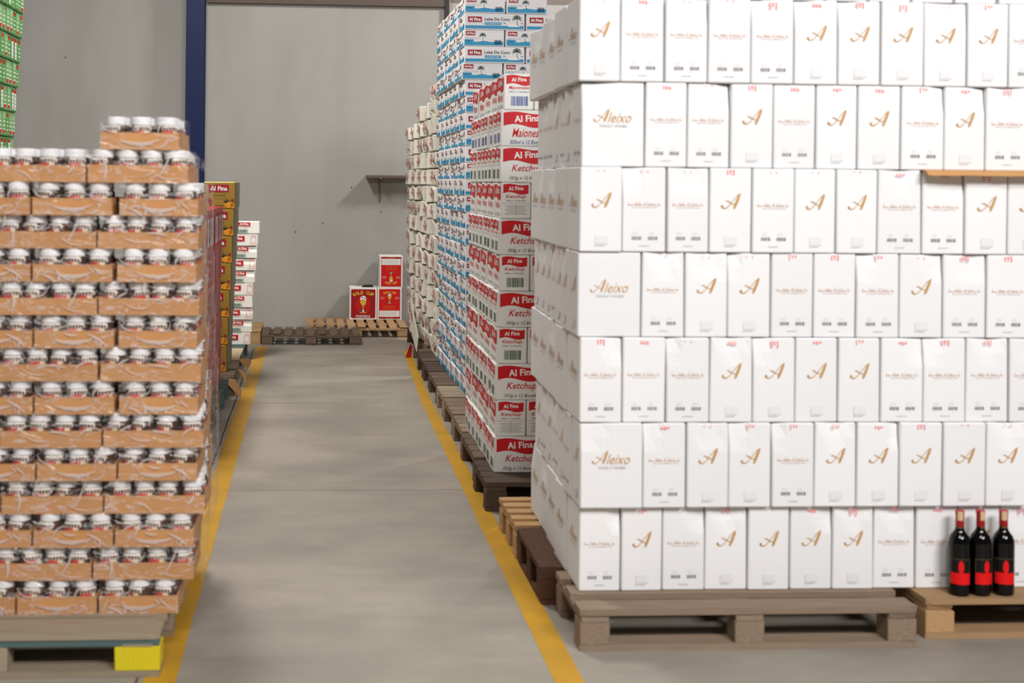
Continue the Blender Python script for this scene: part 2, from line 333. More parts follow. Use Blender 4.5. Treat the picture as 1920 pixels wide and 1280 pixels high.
def faint_words(mb, cu, cv, w, h, m, seed, words=(5, 7, 2, 8, 3), slant=0.5):
    """worn script too faint to read: rows of small slanted strokes and loops, one run for each word"""
    r = random.Random(seed); tot = sum(words) + len(words) - 1; st = w / tot; u = cu - w / 2
    for n_ in words:
        for i in range(n_):
            hh = h * (1.7 if i == 0 else r.choice((0.7, 0.8, 0.7, 1.4)))
            mb.ribbon([(u, cv - h * 0.4), (u + slant * hh * 0.35, cv - h * 0.4 + hh * 0.6), (u + slant * hh * 0.5, cv - h * 0.4 + hh)], [st * 0.45, st * 0.35, st * 0.2], m)
            mb.ribbon([(u, cv - h * 0.4), (u + st * 0.8, cv - h * 0.1)], [st * 0.2, st * 0.2], m); u += st
        u += st
q = MB(); faint_words(q, 0, 0.170, 0.116, 0.0075, tan_ink, 1); faint_words(q, 0.003, 0.1605, 0.088, 0.003, tan_ink, 2, (6, 5, 9, 4), 0.0); PR['T'] = q.mesh('script_lettering')
q = MB()
barcode(q, 0, 0.050, 0.034, 0.012, code_ink, 5, 7); squiggle(q, -0.006, 0.064, 0.018, 0.002, gray_ink, 4, 18); squiggle(q, -0.006, 0.070, 0.018, 0.002, gray_ink, 6, 18); PR['Tb'] = q.mesh('barcode_print')
q = MB(); squiggle(q, 0, 0.022, 0.036, 0.0035, black_ink, 8, 26); PR['Tc'] = q.mesh('small_print')
q = MB(); squiggle(q, -0.004, 0.022, 0.036, 0.0035, black_ink, 8, 26); q.rect(-0.02, 0.028, 0.026, 0.058, pale_ink); PR['Ab'] = q.mesh('small_print')
q = MB(); a_logo(q, -0.041, 0.183, 0.046, gold_ink); q.text('leixo', 0.024, 0.1765, 0.086, gold_ink, 1, h=0.036, shear=0.45); PR['W'] = q.mesh('gold_lettering')
q = MB(); q.text('FAMILY WINES', 0.002, 0.145, 0.098, gray_ink, 1, h=0.008); q.rect(-0.06, 0.153, 0.055, 0.1538, pale_ink); PR['Wb'] = q.mesh('small_lettering')
STAMPS = []
for k in range(7):
    r = random.Random(40 + k); q = MB()
    for i in range(3):
        u = (i - 1) * 0.011; top = 0.298 - (0.006 if k % 3 else 0); L_ = (0.024, 0.016, 0.028, 0.010, 0.005, 0.014, 0.020)[k] * r.uniform(0.5, 1.1)
        if k in (3, 4) and i == 1: continue
        nseg = 4
        for j in range(nseg): q.rect(u - 0.0025 + r.uniform(-.001, .001), top - L_ * (j + 0.8) / nseg, u + 0.0025 + r.uniform(-.001, .001), top - L_ * j / nseg, stamp_ink)
        if k in (1, 5): q.ribbon([(u, top - L_), (u + 0.008, top - L_ * 0.3)], [0.003, 0.002], stamp_ink)
    STAMPS.append(q.mesh('red_stamp_print'))
DENTS = [None, None, (-0.8, 1.0, 0.42, 0.014), None, (0.9, 0.98, 0.5, 0.012), (0.2, 1.0, 0.6, 0.010), (-1.0, 0.97, 0.34, 0.016), None, (0.0, 1.0, 0.38, 0.012), (1.0, 0.95, 0.36, 0.016)]
CN = [carton_mesh('wine_carton', WN, WW, WH, white_card, 100 + i, dent=d) for i, d in enumerate(DENTS)]
CW = [carton_mesh('wine_carton', WW, WN, WH, white_card, 200 + i, dent=d) for i, d in enumerate(DENTS[:6])]
def prints(box, kind, off, rz, stamp=True, r=R):
    """off = distance from the box centre to the printed face; rz turns the print to that face"""
    def put(nm, me, u=0.0):
        o = ob(nm, me, box, (math.sin(rz) * off + math.cos(rz) * u, -math.cos(rz) * off + math.sin(rz) * u, 0), rz); return o
    if kind == 'A': put('gold_logo', PR['A'])['label'] = 'slanted gold script letter A'; put('small_print', PR['Ab'])
    elif kind == 'T': put('script_lettering', PR['T']); put('barcode_print', PR['Tb'], -0.026); put('barcode_print', PR['Tb'], 0.031); put('small_print', PR['Tc'])
    else: put('gold_lettering', PR['W'])['label'] = 'gold script name in flowing letters'; put('small_lettering', PR['Wb'])
    if stamp and kind != 'W': put('red_stamp_print', STAMPS[r.randrange(7)])
ROWS = [('', 'TATT', None, None),]
FR = [  # top row first: edges in photo pixels at the front face, kinds
    ([1085, 1164, 1246, 1327, 1409, 1490, 1572, 1652, 1733, 1814, 1892, 1972], 'ATTTTAAAAAT'),
    ([1090, 1210, 1290, 1370, 1451, 1531, 1609, 1690, 1772, 1850, 1930], 'WTTATAATAT'),
    ([1085, 1167, 1250, 1329, 1409, 1489, 1567, 1645, 1728, 1808, 1888, 1968], 'ATTATAATTAA'),
    ([1083, 1203, 1284, 1365, 1446, 1526, 1606, 1687, 1769, 1850, 1930], 'WTAATTTATT'),
    ([1085, 1166, 1248, 1330, 1411, 1491, 1571, 1650, 1731, 1811, 1891, 1971], 'TTTAAAATTTT'),
    ([1085, 1204, 1285, 1365, 1445, 1525, 1604, 1684, 1765, 1846, 1926], 'WTAATAAAAA'),
    ([1087, 1166, 1244, 1325, 1405, 1484, 1564, 1642, 1721, 1801, 1881, 1961], 'TATAAAATTAT')]
WX0, WY0 = 0.950, 4.525
KIND = {'A': 'gold letter A', 'T': 'a faint script line', 'W': 'a wide gold script name'}
def RX(px, ri): return at(px, 71 + 160 * ri, WY0)[0]
YOFF = [0.0, 0.006, -0.004, 0.002, -0.004, -0.012, 0.018]
NARROW_W = {}
for ri, (E, kinds) in enumerate(FR):
    z = 0.144 + PITCH * (6 - ri)
    for ci, kd in enumerate(kinds):
        xa, xb = RX(E[ci], ri), RX(E[ci + 1], ri)
        wid = xb - xa - 0.0032; wide = kd == 'W'
        base = WW if wide else WN; dp = WN if wide else WW
        rk = R.random(); yj = YOFF[ri] + R.uniform(-0.004, 0.004)
        me = (CW if wide else CN)[R.randrange(6 if wide else 10)]
        o = ob('wine_carton', me, loc=((xa + xb) / 2, WY0 + yj + dp / 2, z), rz=R.uniform(-1, 1) * 0.006, scale=(min(1.06, wid / base), 1, 1))
        tag(o, f"white wine carton with {KIND[kd]}, {ORD[ci + 1]} from the corner, {ORD[ri + 1]} row down", 'carton', 'wine cartons facing the camera')
        prints(o, kd, dp / 2, 0)
        if ci == 0: prints(o, R.choice('AT') if wide else 'W', base / 2, -math.pi / 2, False)
    # the shaded side, going back along the aisle
    corner = WN if kinds[0] == 'W' else WW; y = WY0 + YOFF[ri] + corner + 0.012; k = 0
    sidew = WN if kinds[0] == 'W' else WW; sided = WW if kinds[0] == 'W' else WN
    while y + sidew < WY0 + 1.18:
        k += 1
        kd = R.choice('AT') if sidew == WN else 'W'
        xa = RX(E[0], ri) + (0.0 if k == 1 else R.uniform(0.002, 0.008) + 0.0058 * (k - 1))
        me = (CN if sidew == WN else CW)[R.randrange(6)]
        o = ob('wine_carton', me, loc=(xa + sided / 2, y + sidew / 2, z), rz=-math.pi / 2 + R.uniform(-1, 1) * 0.006)
        tag(o, f"shaded white wine carton on the aisle side, {ORD[k]} behind the corner, {ORD[ri + 1]} row down", 'carton', 'wine cartons facing the aisle')
        prints(o, kd, sided / 2, 0)
        y += sidew + 0.003
for k, x0 in enumerate((1470, 1551, 1632, 1713, 1794, 1875)):   # the bottoms of one more row show at the frame's edge
    o = ob('wine_carton', CN[k % 2], loc=(RX(x0 + 40, -1), WY0 + 0.01 + WW / 2, 0.144 + PITCH * 7), rz=R.uniform(-1, 1) * 0.006)
    tag(o, f"white wine carton of the topmost row, mostly cut off, {ORD[k + 1]} of them", 'carton', 'wine cartons facing the camera'); prints(o, 'AT'[k % 2], WW / 2, 0)
# brown layer pad drooping out between two rows
q = MB(); vs = []; fs = []; nx = 24
prof = [(0.30, 0.0), (-0.014, 0.0), (-0.032, -0.002), (-0.050, -0.009), (-0.058, -0.018)]
for t in (0.0, 0.0009):
    for j, (py, pz) in enumerate(prof):
        for i in range(nx + 1):
            wob = 0.006 * noise.noise(Vector((i * 0.4, j, 5))) if j >= 2 else 0
            vs.append((0.62 * i / nx, py + wob, pz + t - abs(wob) * 0.6))
P_ = len(prof) * (nx + 1)
for l in (0, 1):
    for j in range(len(prof) - 1):
        for i in range(nx):
            f = (l * P_ + j * (nx + 1) + i, l * P_ + j * (nx + 1) + i + 1, l * P_ + (j + 1) * (nx + 1) + i + 1, l * P_ + (j + 1) * (nx + 1) + i); fs.append(f if l else f[::-1])
q.add(vs, fs, pad_card)
tag(ob('cardboard_sheet', q.mesh('cardboard_sheet', True), loc=(at(1726, 320, WY0)[0], WY0 - 0.002, 0.144 + PITCH * 5 - 0.0009)), 'brown cardboard sheet sticking out between two rows of wine cartons', 'cardboard')

q = MB(); q.box(0, 1.62, 0, 0.80, 0, 0.002, pad_card)  # added unseen pad, keeps light from above out of the pallet openings
tag(ob('cardboard_sheet', q.mesh('cardboard_sheet'), loc=(1.20, 4.785, 0.1442)), 'thin unseen brown pad added beneath the wine cartons to block light', 'cardboard')

# ------------------------------------------------------------------ wine bottles
glass_m = mat('bottle_glass', (6, 5, 5), 0.06, spec=0.35); caps_m = mat('capsule_red', (170, 14, 26), 0.3, spec=0.5); seal_m = mat('paper_seal', (206, 178, 140), 0.6)
lab_k = mat('label_black', (14, 12, 12), 0.5); lab_r = mat('label_red', (226, 14, 18), 0.5); lab_g = mat('label_gold', (120, 106, 66), 0.4, metal=0.3)
def patch(mb, r, a0, a1, z0, z1, m, n=12): mb.lathe([(r, z0), (r, z1)], m, n, a0, a1, False)
q = MB(); q.lathe([(0.0, 0.006), (0.030, 0.0), (0.0365, 0.004), (0.0375, 0.012), (0.0375, 0.185), (0.036, 0.198), (0.031, 0.211), (0.023, 0.222), (0.0165, 0.232), (0.0145, 0.242), (0.0140, 0.298)], glass_m, 28); B_GL = q.mesh('glass', True)
q = MB(); q.lathe([(0.0147, 0.245), (0.0152, 0.246), (0.0148, 0.286), (0.0158, 0.288), (0.0158, 0.300), (0.0140, 0.3025), (0.0, 0.3025)], caps_m, 20); B_CAP = q.mesh('capsule', True)
F = -math.pi / 2
q = MB(); patch(q, 0.0378, F - 1.0, F + 1.0, 0.045, 0.134, lab_k, 16)
for z in (0.0445, 0.1330): patch(q, 0.0381, F - 1.0, F + 1.0, z, z + 0.0014, lab_g, 16)
patch(q, 0.0381, F - 1.0, F - 0.96, 0.045, 0.134, lab_g, 2); patch(q, 0.0381, F + 0.96, F + 1.0, 0.045, 0.134, lab_g, 2)
B_LAB = q.mesh('label'); q = MB(); patch(q, 0.0384, F - 0.98, F + 0.98, 0.044, 0.085, lab_r, 16); B_BAND = q.mesh('label_band')
q = MB(); vs = []
for i in range(13):
    t = math.pi * (i / 12 - 0.5)
    for j in range(7): a = F + 0.05 + 0.25 * math.cos(t) * (j / 3 - 1); vs.append((0.0385 * math.cos(a), 0.0385 * math.sin(a), 0.1055 + 0.0235 * math.sin(t)))
q.add(vs, [(i * 7 + j, i * 7 + j + 1, (i + 1) * 7 + j + 1, (i + 1) * 7 + j) for i in range(12) for j in range(6)], lab_r); B_FEA = q.mesh('label_feather')
q = MB(); patch(q, 0.0165, F - 0.6, F + 0.6, 0.268, 0.3, seal_m, 6); B_SEAL = q.mesh('paper_seal')
q = MB(); patch(q, 0.0150, F - 0.6, F + 0.6, 0.232, 0.244, lab_g, 6); B_EMB = q.mesh('neck_emblem')
for px, turn, lb in ((1799, -0.36, 'dark red-capped wine bottle nearly touching the middle bottle, whole label facing the aisle'), (1838, 0.10, 'middle wine bottle of three, its label turned aside'), (1881, -0.30, 'wine bottle standing a little apart from the other two')):
    root = empty('wine_bottle', (at(px, 1040, 4.475)[0], 4.475, 0.144), turn); tag(root, lb, 'bottle', 'red wine bottles on the pallet')
    ob('glass', B_GL, root); ob('capsule', B_CAP, root, label='red foil capsule'); lo = ob('label', B_LAB, root); ob('label_band', B_BAND, lo); ob('label_feather', B_FEA, lo)
    ob('paper_seal', B_SEAL, root); ob('neck_emblem', B_EMB, root)

# ------------------------------------------------------------------ jar trays
jar_glass = mat('jar_brown', (70, 38, 24), 0.12, spec=0.6); jar_lid = mat('jar_lid_white', (246, 246, 248), 0.4); jar_lab = mat('jar_label_white', (236, 228, 216), 0.5)
jar_txt = mat('jar_text_brown', (84, 40, 34), 0.5); jar_red = mat('jar_text_red', (212, 70, 66), 0.5); jar_cream = mat('jar_cream', (240, 222, 188), 0.5)
q = MB(); q.lathe([(0.0, 0.0), (0.032, 0.0), (0.0375, 0.006), (0.0385, 0.03), (0.0385, 0.066), (0.0372, 0.073), (0.0335, 0.0785), (0.0300, 0.081), (0.0300, 0.086)], jar_glass, 16); J_B = q.mesh('jar', True)
q = MB(); q.lathe([(0.0, 0.1072), (0.0315, 0.1072), (0.0325, 0.107), (0.0338, 0.1055), (0.0340, 0.1045), (0.0342, 0.0815), (0.0341, 0.0805), (0.030, 0.080)][::-1], jar_lid, 16); J_L = q.mesh('lid', True)
J_W = []
for k in range(3):
    q = MB(); rot = F + (-0.35, 0.0, 0.4)[k]
    q.lathe([(0.0391, 0.03), (0.0391, 0.066), (0.0378, 0.0735), (0.0342, 0.0785)], jar_lab, 12, rot - 0.85, rot + 0.85, False)
    for i in range(6): patch(q, 0.0394, rot - 0.78 + i * 0.26, rot - 0.58 + i * 0.26, 0.0600 + (0.001 if i % 2 else 0), 0.0715 + (0.002 if i in (2, 3, 4) else 0), jar_txt, 2)
    patch(q, 0.0394, rot - 0.1, rot + 0.75, 0.050, 0.064, jar_cream, 6); patch(q, 0.0396, rot - 0.85, rot + 0.15, 0.050, 0.0612, jar_red, 6); patch(q, 0.0394, rot + 0.55, rot + 0.85, 0.05, 0.062, jar_txt, 3)
    J_W.append(q.mesh('label'))
# film
fm = bpy.data.materials.new('clear_film'); fm.use_nodes = True; nt = fm.node_tree; nt.nodes.remove(nt.nodes['Principled BSDF']); outn = nt.nodes['Material Output']
tr = nt.nodes.new('ShaderNodeBsdfTransparent'); gl = nt.nodes.new('ShaderNodeBsdfGlossy'); gl.inputs['Roughness'].default_value = 0.16; df = nt.nodes.new('ShaderNodeBsdfDiffuse'); df.inputs[0].default_value = (0.9, 0.88, 0.88, 1)
tc = nt.nodes.new('ShaderNodeTexCoord'); mp = nt.nodes.new('ShaderNodeMapping'); mp.inputs['Scale'].default_value = (9, 9, 26); nz = nt.nodes.new('ShaderNodeTexNoise'); nz.inputs['Scale'].default_value = 1.0; nz.inputs['Detail'].default_value = 4; nz.inputs['Distortion'].default_value = 1.2
nt.links.new(tc.outputs['Object'], mp.inputs[0]); oi = nt.nodes.new('ShaderNodeObjectInfo'); ad = nt.nodes.new('ShaderNodeVectorMath'); mulv = nt.nodes.new('ShaderNodeVectorMath'); mulv.operation = 'SCALE'; mulv.inputs['Scale'].default_value = 3.0
nt.links.new(oi.outputs['Location'], mulv.inputs[0]); nt.links.new(mp.outputs[0], ad.inputs[0]); nt.links.new(mulv.outputs[0], ad.inputs[1]); nt.links.new(ad.outputs[0], nz.inputs['Vector'])
bpn = nt.nodes.new('ShaderNodeBump'); bpn.inputs['Strength'].default_value = 0.8; bpn.inputs['Distance'].default_value = 0.02; nt.links.new(nz.outputs[0], bpn.inputs['Height']); nt.links.new(bpn.outputs[0], gl.inputs['Normal'])
# wrinkles: their bright haze painted as white diffuse streaks along the noise
sb = nt.nodes.new('ShaderNodeMath'); sb.operation = 'SUBTRACT'; sb.inputs[1].default_value = 0.5; ab = nt.nodes.new('ShaderNodeMath'); ab.operation = 'ABSOLUTE'
mr = nt.nodes.new('ShaderNodeMapRange'); mr.inputs[1].default_value = 0.0; mr.inputs[2].default_value = 0.022; mr.inputs[3].default_value = 0.42; mr.inputs[4].default_value = 0.01
nt.links.new(nz.outputs[0], sb.inputs[0]); nt.links.new(sb.outputs[0], ab.inputs[0]); nt.links.new(ab.outputs[0], mr.inputs[0])
m1 = nt.nodes.new('ShaderNodeMixShader'); m1.inputs[0].default_value = 0.07; m2 = nt.nodes.new('ShaderNodeMixShader')
nt.links.new(tr.outputs[0], m1.inputs[1]); nt.links.new(gl.outputs[0], m1.inputs[2]); nt.links.new(mr.outputs[0], m2.inputs[0]); nt.links.new(m1.outputs[0], m2.inputs[1]); nt.links.new(df.outputs[0], m2.inputs[2]); nt.links.new(m2.outputs[0], outn.inputs[0])
def film_mesh(w, d, h, hole, side, seed, front=True):
    q = MB(); nx, nz_ = (16, 10) if front else (0, 0); vs = []; fs = []
    off = Vector((seed * 3.1, 0, 0))
    for j in range(nz_ + 1):
        for i in range(nx + 1):
            u, v = i / max(nx, 1), j / max(nz_, 1); x = (u - 0.5) * (w + 0.004); z = v * (h + 0.001)
            y = -d / 2 - 0.0035 - 0.0025 * noise.noise(Vector((x * 30, z * 50, 0)) + off)
            if v > 0.62: y += 0.004 * (v - 0.62) / 0.38
            vs.append((x, y, z))
    for j in range(nz_):
        for i in range(nx):
            cx, cz = (i + 0.5) / nx - 0.5, (j + 0.5) / nz_
            if hole and (cx / 0.24) ** 2 + ((cz - 0.36) / 0.15) ** 2 < 1: continue
            fs.append((j * (nx + 1) + i, j * (nx + 1) + i + 1, (j + 1) * (nx + 1) + i + 1, (j + 1) * (nx + 1) + i))
    if front: q.add(vs, fs, fm)
    if hole and front:   # bunched rim of the opening
        n = 28; a, b2 = [], []
        for i in range(n + 1):
            t = math.pi * (1.03 + 0.94 * i / n); k = 1 + 0.16 * noise.noise(Vector((t * 3, seed * 1.7, 1))); e = math.sin(math.pi * i / n)
            a.append((0.26 * w * math.cos(t) * k, -d / 2 - 0.0075, h * (0.38 + 0.15 * math.sin(t) * k))); b2.append((0.27 * w * math.cos(t) * k, -d / 2 - 0.0060, h * (0.38 + (0.15 + 0.13 * e) * math.sin(t) * k)))
        q.add(a + b2, [(n + 1 + i, n + 2 + i, i + 1, i) for i in range(n)], film_rim)
    if front:   # gathered folds of the film
        r = random.Random(seed * 7 + 1); cy = -d / 2 - 0.008
        for i in range(9 if hole else 5):
            x0 = r.uniform(-0.46, 0.46) * w; z0 = r.uniform(0.08, 0.95) * h; ang = r.uniform(-0.9, 0.9) + (0 if r.random() < .6 else 1.2); L_ = r.uniform(0.10, 0.30) * w; cv = r.uniform(-1.5, 1.5)
            a, b2 = [], []; ww = r.uniform(0.0012, 0.0042)
            for j in range(7):
                t = j / 6; aa = ang + cv * (t - 0.5); x = x0 + L_ * (t - 0.5) * math.cos(aa); z = max(0.002, min(h - 0.001, z0 + L_ * (t - 0.5) * math.sin(aa))); e = ww * math.sin(math.pi * (0.08 + 0.84 * t))
                if abs(x) > w / 2: x = math.copysign(w / 2, x)
                a.append((x + e * math.sin(aa), cy, max(0.0, z - e * math.cos(aa)))); b2.append((x - e * math.sin(aa), cy, min(h, z + e * math.cos(aa))))
            q.add(a + b2, [(j, j + 1, 8 + j, 7 + j) for j in range(6)], film_rim)
    # over the top
    q.add([(-w / 2, -d / 2, h), (w / 2, -d / 2, h), (w / 2, d / 2, h + 0.0005), (-w / 2, d / 2, h + 0.0005)], [(0, 1, 2, 3)], fm)
    if side:
        vs = []; 
        for j in range(7):
            for i in range(9): 
                y = (i / 8 - 0.5) * d; z = j / 6 * h; vs.append((w / 2 + 0.004 + 0.003 * noise.noise(Vector((y * 30, z * 50, 7)) + off), y, z))
        q.add(vs, [(j * 9 + i, j * 9 + i + 1, (j + 1) * 9 + i + 1, (j + 1) * 9 + i) for j in range(6) for i in range(8)], fm)
    return q.mesh('shrink_film', True)
film_rim = mat('film_rim', (226, 216, 212), 0.25, spec=0.6); film_rim.node_tree.nodes['Principled BSDF'].inputs['Alpha'].default_value = 0.6
def tray_mesh(w, d, seed):
    r = random.Random(seed); q = MB(); h, t = 0.060, 0.004
    q.box(-w / 2, w / 2, -d / 2, d / 2, 0, t, brown_card)
    q.box(-w / 2, w / 2, -d / 2, -d / 2 + t, t, h - r.uniform(0, .004), brown_card); q.box(-w / 2, w / 2, d / 2 - t, d / 2, t, h, brown_card)
    q.box(-w / 2, -w / 2 + t, -d / 2 + t, d / 2 - t, t, h, brown_card); q.box(w / 2 - t, w / 2, -d / 2 + t, d / 2 - t, t, h, brown_card)
    return q.mesh('carton_tray')
TL, TS, TH = 0.334, 0.262, 0.1115
TM = {4: [tray_mesh(TL, TS, s) for s in range(3)], 3: [tray_mesh(TS, TL, s + 9) for s in range(3)]}
FM = {(n_, s): [film_mesh(TL if n_ == 4 else TS, TS if n_ == 4 else TL, 0.1095, n_ == 3, s, k + 3 * n_) for k in range(3)] for n_ in (3, 4) for s in (0, 1)}
FS = {n_: [film_mesh(TL if n_ == 4 else TS, TS if n_ == 4 else TL, 0.1095, False, 1, 40 + k + 3 * n_, False) for k in range(2)] for n_ in (3, 4)}
def tray(x, y, z, n_, label, side=False, front=True, group='jar trays'):
    """n_ jars across the front; x, y = middle of the front edge"""
    w, d = (TL, TS) if n_ == 4 else (TS, TL); nd = 3 if n_ == 4 else 4
    root = empty('jar_tray', (x, y + d / 2, z), R.uniform(-.006, .006)); tag(root, label, 'jar tray', group)
    ob('carton_tray', R.choice(TM[n_]), root)
    for i in range(n_):
        for j in range(nd):
            if not ((front and j < 2) or (side and i == n_ - 1)): continue
            jx = (i - (n_ - 1) / 2) * (w - 0.008) / n_; jy = (j - (nd - 1) / 2) * (d - 0.008) / nd
            b = ob('jar', J_B, root, (jx, jy, 0.0042), R.uniform(-0.3, 0.3) + (math.pi / 2 if side and i == n_ - 1 and j > 0 else 0))
            ob('lid', J_L, b)
            if j == 0 or (side and i == n_ - 1): ob('label', R.choice(J_W), b)
    ob('shrink_film', R.choice(FM[(n_, 1 if side else 0)] if front else FS[n_]), root)
JS, JY = 551.0, 4.36
def JX(px, ri=6): return at(px, 312 + 61.5 * ri, JY)[0]
JR = [  # top row first: (jars across, right edge px, dividing edges)
    (4, [(165, 352), (-24, 163)]), (3, [(222, 375), (60, 212), (-92, 57)]), (4, [(184, 372), (-5, 181)]), (3, [(216, 375), (60, 213), (-92, 58)]),
    (4, [(188, 372), (0, 185)]), (3, [(220, 372), (68, 210), (-84, 64)]), (4, [(190, 376), (-5, 181)]), (3, [(222, 372), (66, 213), (-86, 62)]),
    (4, [(197, 380), (9, 193)]), (3, [(222, 370), (73, 220), (-78, 71)]), (4, [(199, 382), (12, 195)]), (3, [(217, 364), (64, 211), (-88, 60)]),
    (4, [(178, 361), (-11, 174)]), (3, [(188, 332), (42, 187), (-106, 40)])]
EDGE = []
for ri, (n_, spans) in enumerate(JR):
    z = 0.144 + TH * (13 - ri); w, d = (TL, TS) if n_ == 4 else (TS, TL)
    yj = R.uniform(-0.008, 0.008); xr = 0
    for k, (a, b_) in enumerate(spans):
        cx = JX((a + b_) / 2, ri)
        if k == 0: xr = cx; EDGE.append(cx + w / 2)
        else: cx = min(cx, last - w - 0.008)
        last = cx
        tray(cx, JY + yj + R.uniform(-.004, .004), z, n_, f"film wrapped tray, {('three' if n_ == 3 else 'four')} jars across, {ORD[ri + 1]} layer down, {ORD[k + 1]} from the aisle", side=(k == 0))
    k = len(spans)
    while last - w > -1.48:
        k += 1; last -= w + 0.008
        tray(last, JY + yj, z, n_, f"film wrapped jar tray far from the aisle, {ORD[ri + 1]} layer down, {ORD[k]} from the aisle", group='jar trays far from the aisle')
    y = JY + yj + d + 0.010; k = 0
    while y + d < JY + 1.32:
        k += 1
        tray(xr - 0.074 * (y - JY), y, z, n_, f"film wrapped jar tray on the aisle side, {ORD[k]} behind the corner, {ORD[ri + 1]} layer down", side=True, front=False, group='jar trays on the aisle side')
        y += d + 0.010
tray(JX(262, -1), JY + 0.01, 0.144 + TH * 14, 3, 'single film wrapped tray of jars alone on top of the stack', side=True)
# loose stretch film hanging down the aisle side of the jar stack
q = MB(); ny, nz_ = 26, 60; vs = []
for j in range(nz_ + 1):
    for i in range(ny + 1):
        u, v = i / ny, j / nz_; y = 4.42 + 1.2 * u; z = 0.22 + 1.46 * v
        rk = 13 - (z - 0.144) / TH; lo_, hi_ = max(0, min(13, math.ceil(rk - 0.45))), max(0, min(13, math.ceil(rk + 0.45)))
        x = max(EDGE[lo_:hi_ + 1]) - 0.074 * max(0.0, y - JY - 0.34) + 0.020 + 0.006 * noise.noise(Vector((y * 5, z * 9, 2))) + 0.005 * noise.noise(Vector((y * 14, z * 30, 4)))
        vs.append((x, y, z))
q.add(vs, [(j * (ny + 1) + i, j * (ny + 1) + i + 1, (j + 1) * (ny + 1) + i + 1, (j + 1) * (ny + 1) + i) for j in range(nz_) for i in range(ny)], fm)
tag(ob('stretch_film', q.mesh('stretch_film', True)), 'crumpled clear film wrapped down the aisle side of the jar trays', 'plastic film')

# ------------------------------------------------------------------ printed cartons: designs drawn about the face middle
def wave_banner(mb, u0, u1, v0, v1, m, amp=0.12, l=1):
    n = 10; H = v1 - v0; a, b2 = [], []
    for i in range(n + 1):
        t = i / n; s = math.sin(t * 2 * math.pi) * amp * H
        a.append((u0 + (u1 - u0) * t, v0 + s * 1.1 + (H * 0.25 * (1 - t) ** 3 * 0))); b2.append((u0 + (u1 - u0) * t, v1 - 0.10 * H + s * 0.7))
    mb.strip(a, b2, m, l)
def ketchup(wd, ht, word, sub, foot, wide, dark=None):
    q = MB(); H = ht; blue = word.startswith('M')
    ink = navy_ink if blue else green_ink
    if wide:
        wave_banner(q, -wd * 0.44, wd * 0.44, H * 0.56, H * 0.96, red_ink); q.text('Al Fina', 0.01, H * 0.765, wd * 0.52, white_ink, 2, bold=0.02, rot=0.06)
        q.text(word, 0.012, H * 0.37, wd * 0.62, red_ink, 2, h=H * 0.24, shear=0.3, bold=0.008); q.text(sub, 0.012, H * 0.11, wd * 0.72, ink, 2, h=H * 0.115, shear=0.25)
    else:
        wave_banner(q, -wd * 0.42, wd * 0.42, H * 0.70, H * 0.97, red_ink); q.text('Al Fina', 0.0, H * 0.835, wd * 0.5, white_ink, 2, bold=0.02, rot=0.05)
        q.text(word, 0.0, H * 0.60, wd * 0.68, red_ink, 2, h=H * 0.12, shear=0.3, bold=0.008); q.text(sub, 0.0, H * 0.49, wd * 0.66, ink, 2, h=H * 0.05, shear=0.2)
        if foot == 'bar': barcode(q, 0.004, H * 0.24, wd * 0.56, H * 0.26, ink, 3, 14)
        else:
            for i in range(5): q.rect(-wd * 0.36 + (i % 2) * 0.01, H * (0.12 + 0.055 * i), wd * 0.36 - (i % 2) * 0.012, H * (0.12 + 0.055 * i) + H * 0.016, gray_ink)
            q.rect(-wd * 0.46, H * 0.42, wd * 0.46, H * 0.428, gray_ink); q.rect(-0.001, H * 0.1, 0.001, H * 0.42, gray_ink)
    return q.mesh('label_print')
KN, KW, KH, KP = 0.1535, 0.250, 0.1826, 0.1836
KPRINT = {('K', 1): ketchup(KW, KH, 'Ketchup', '350g x 12 Botellas', '', True), ('K', 0): ketchup(KN, KH, 'Ketchup', '350g x 12 Botellas', 'bar', False), ('k', 0): ketchup(KN, KH, 'Ketchup', '350g x 12 Botellas', 'table', False),
          ('M', 1): ketchup(KW, KH, 'Maionese', '300ml x 12 Botellas', '', True), ('M', 0): ketchup(KN, KH, 'Mayonnaise', '300ml x 12 Botella(s)', 'bar', False)}
KC = {1: [carton_mesh('sauce_carton', KW, KN, KH, ketch_card, 300 + i, dent=(None, None, (0.6, 1, 0.5, 0.008), None)[i]) for i in range(4)],
      0: [carton_mesh('sauce_carton', KN, KW, KH, ketch_card, 320 + i, dent=(None, None, (0.6, 1, 0.5, 0.008), None)[i]) for i in range(4)]}
def put_print(box, me, off, rz): return ob('label_print', me, box, (math.sin(rz) * off, -math.cos(rz) * off, 0), rz)
KROW = ['K1', 'k0', 'K1', 'K0', 'K1', 'K0', 'K1', 'k0', 'K1', 'M1', 'M0']     # bottom row first
KY = 6.43
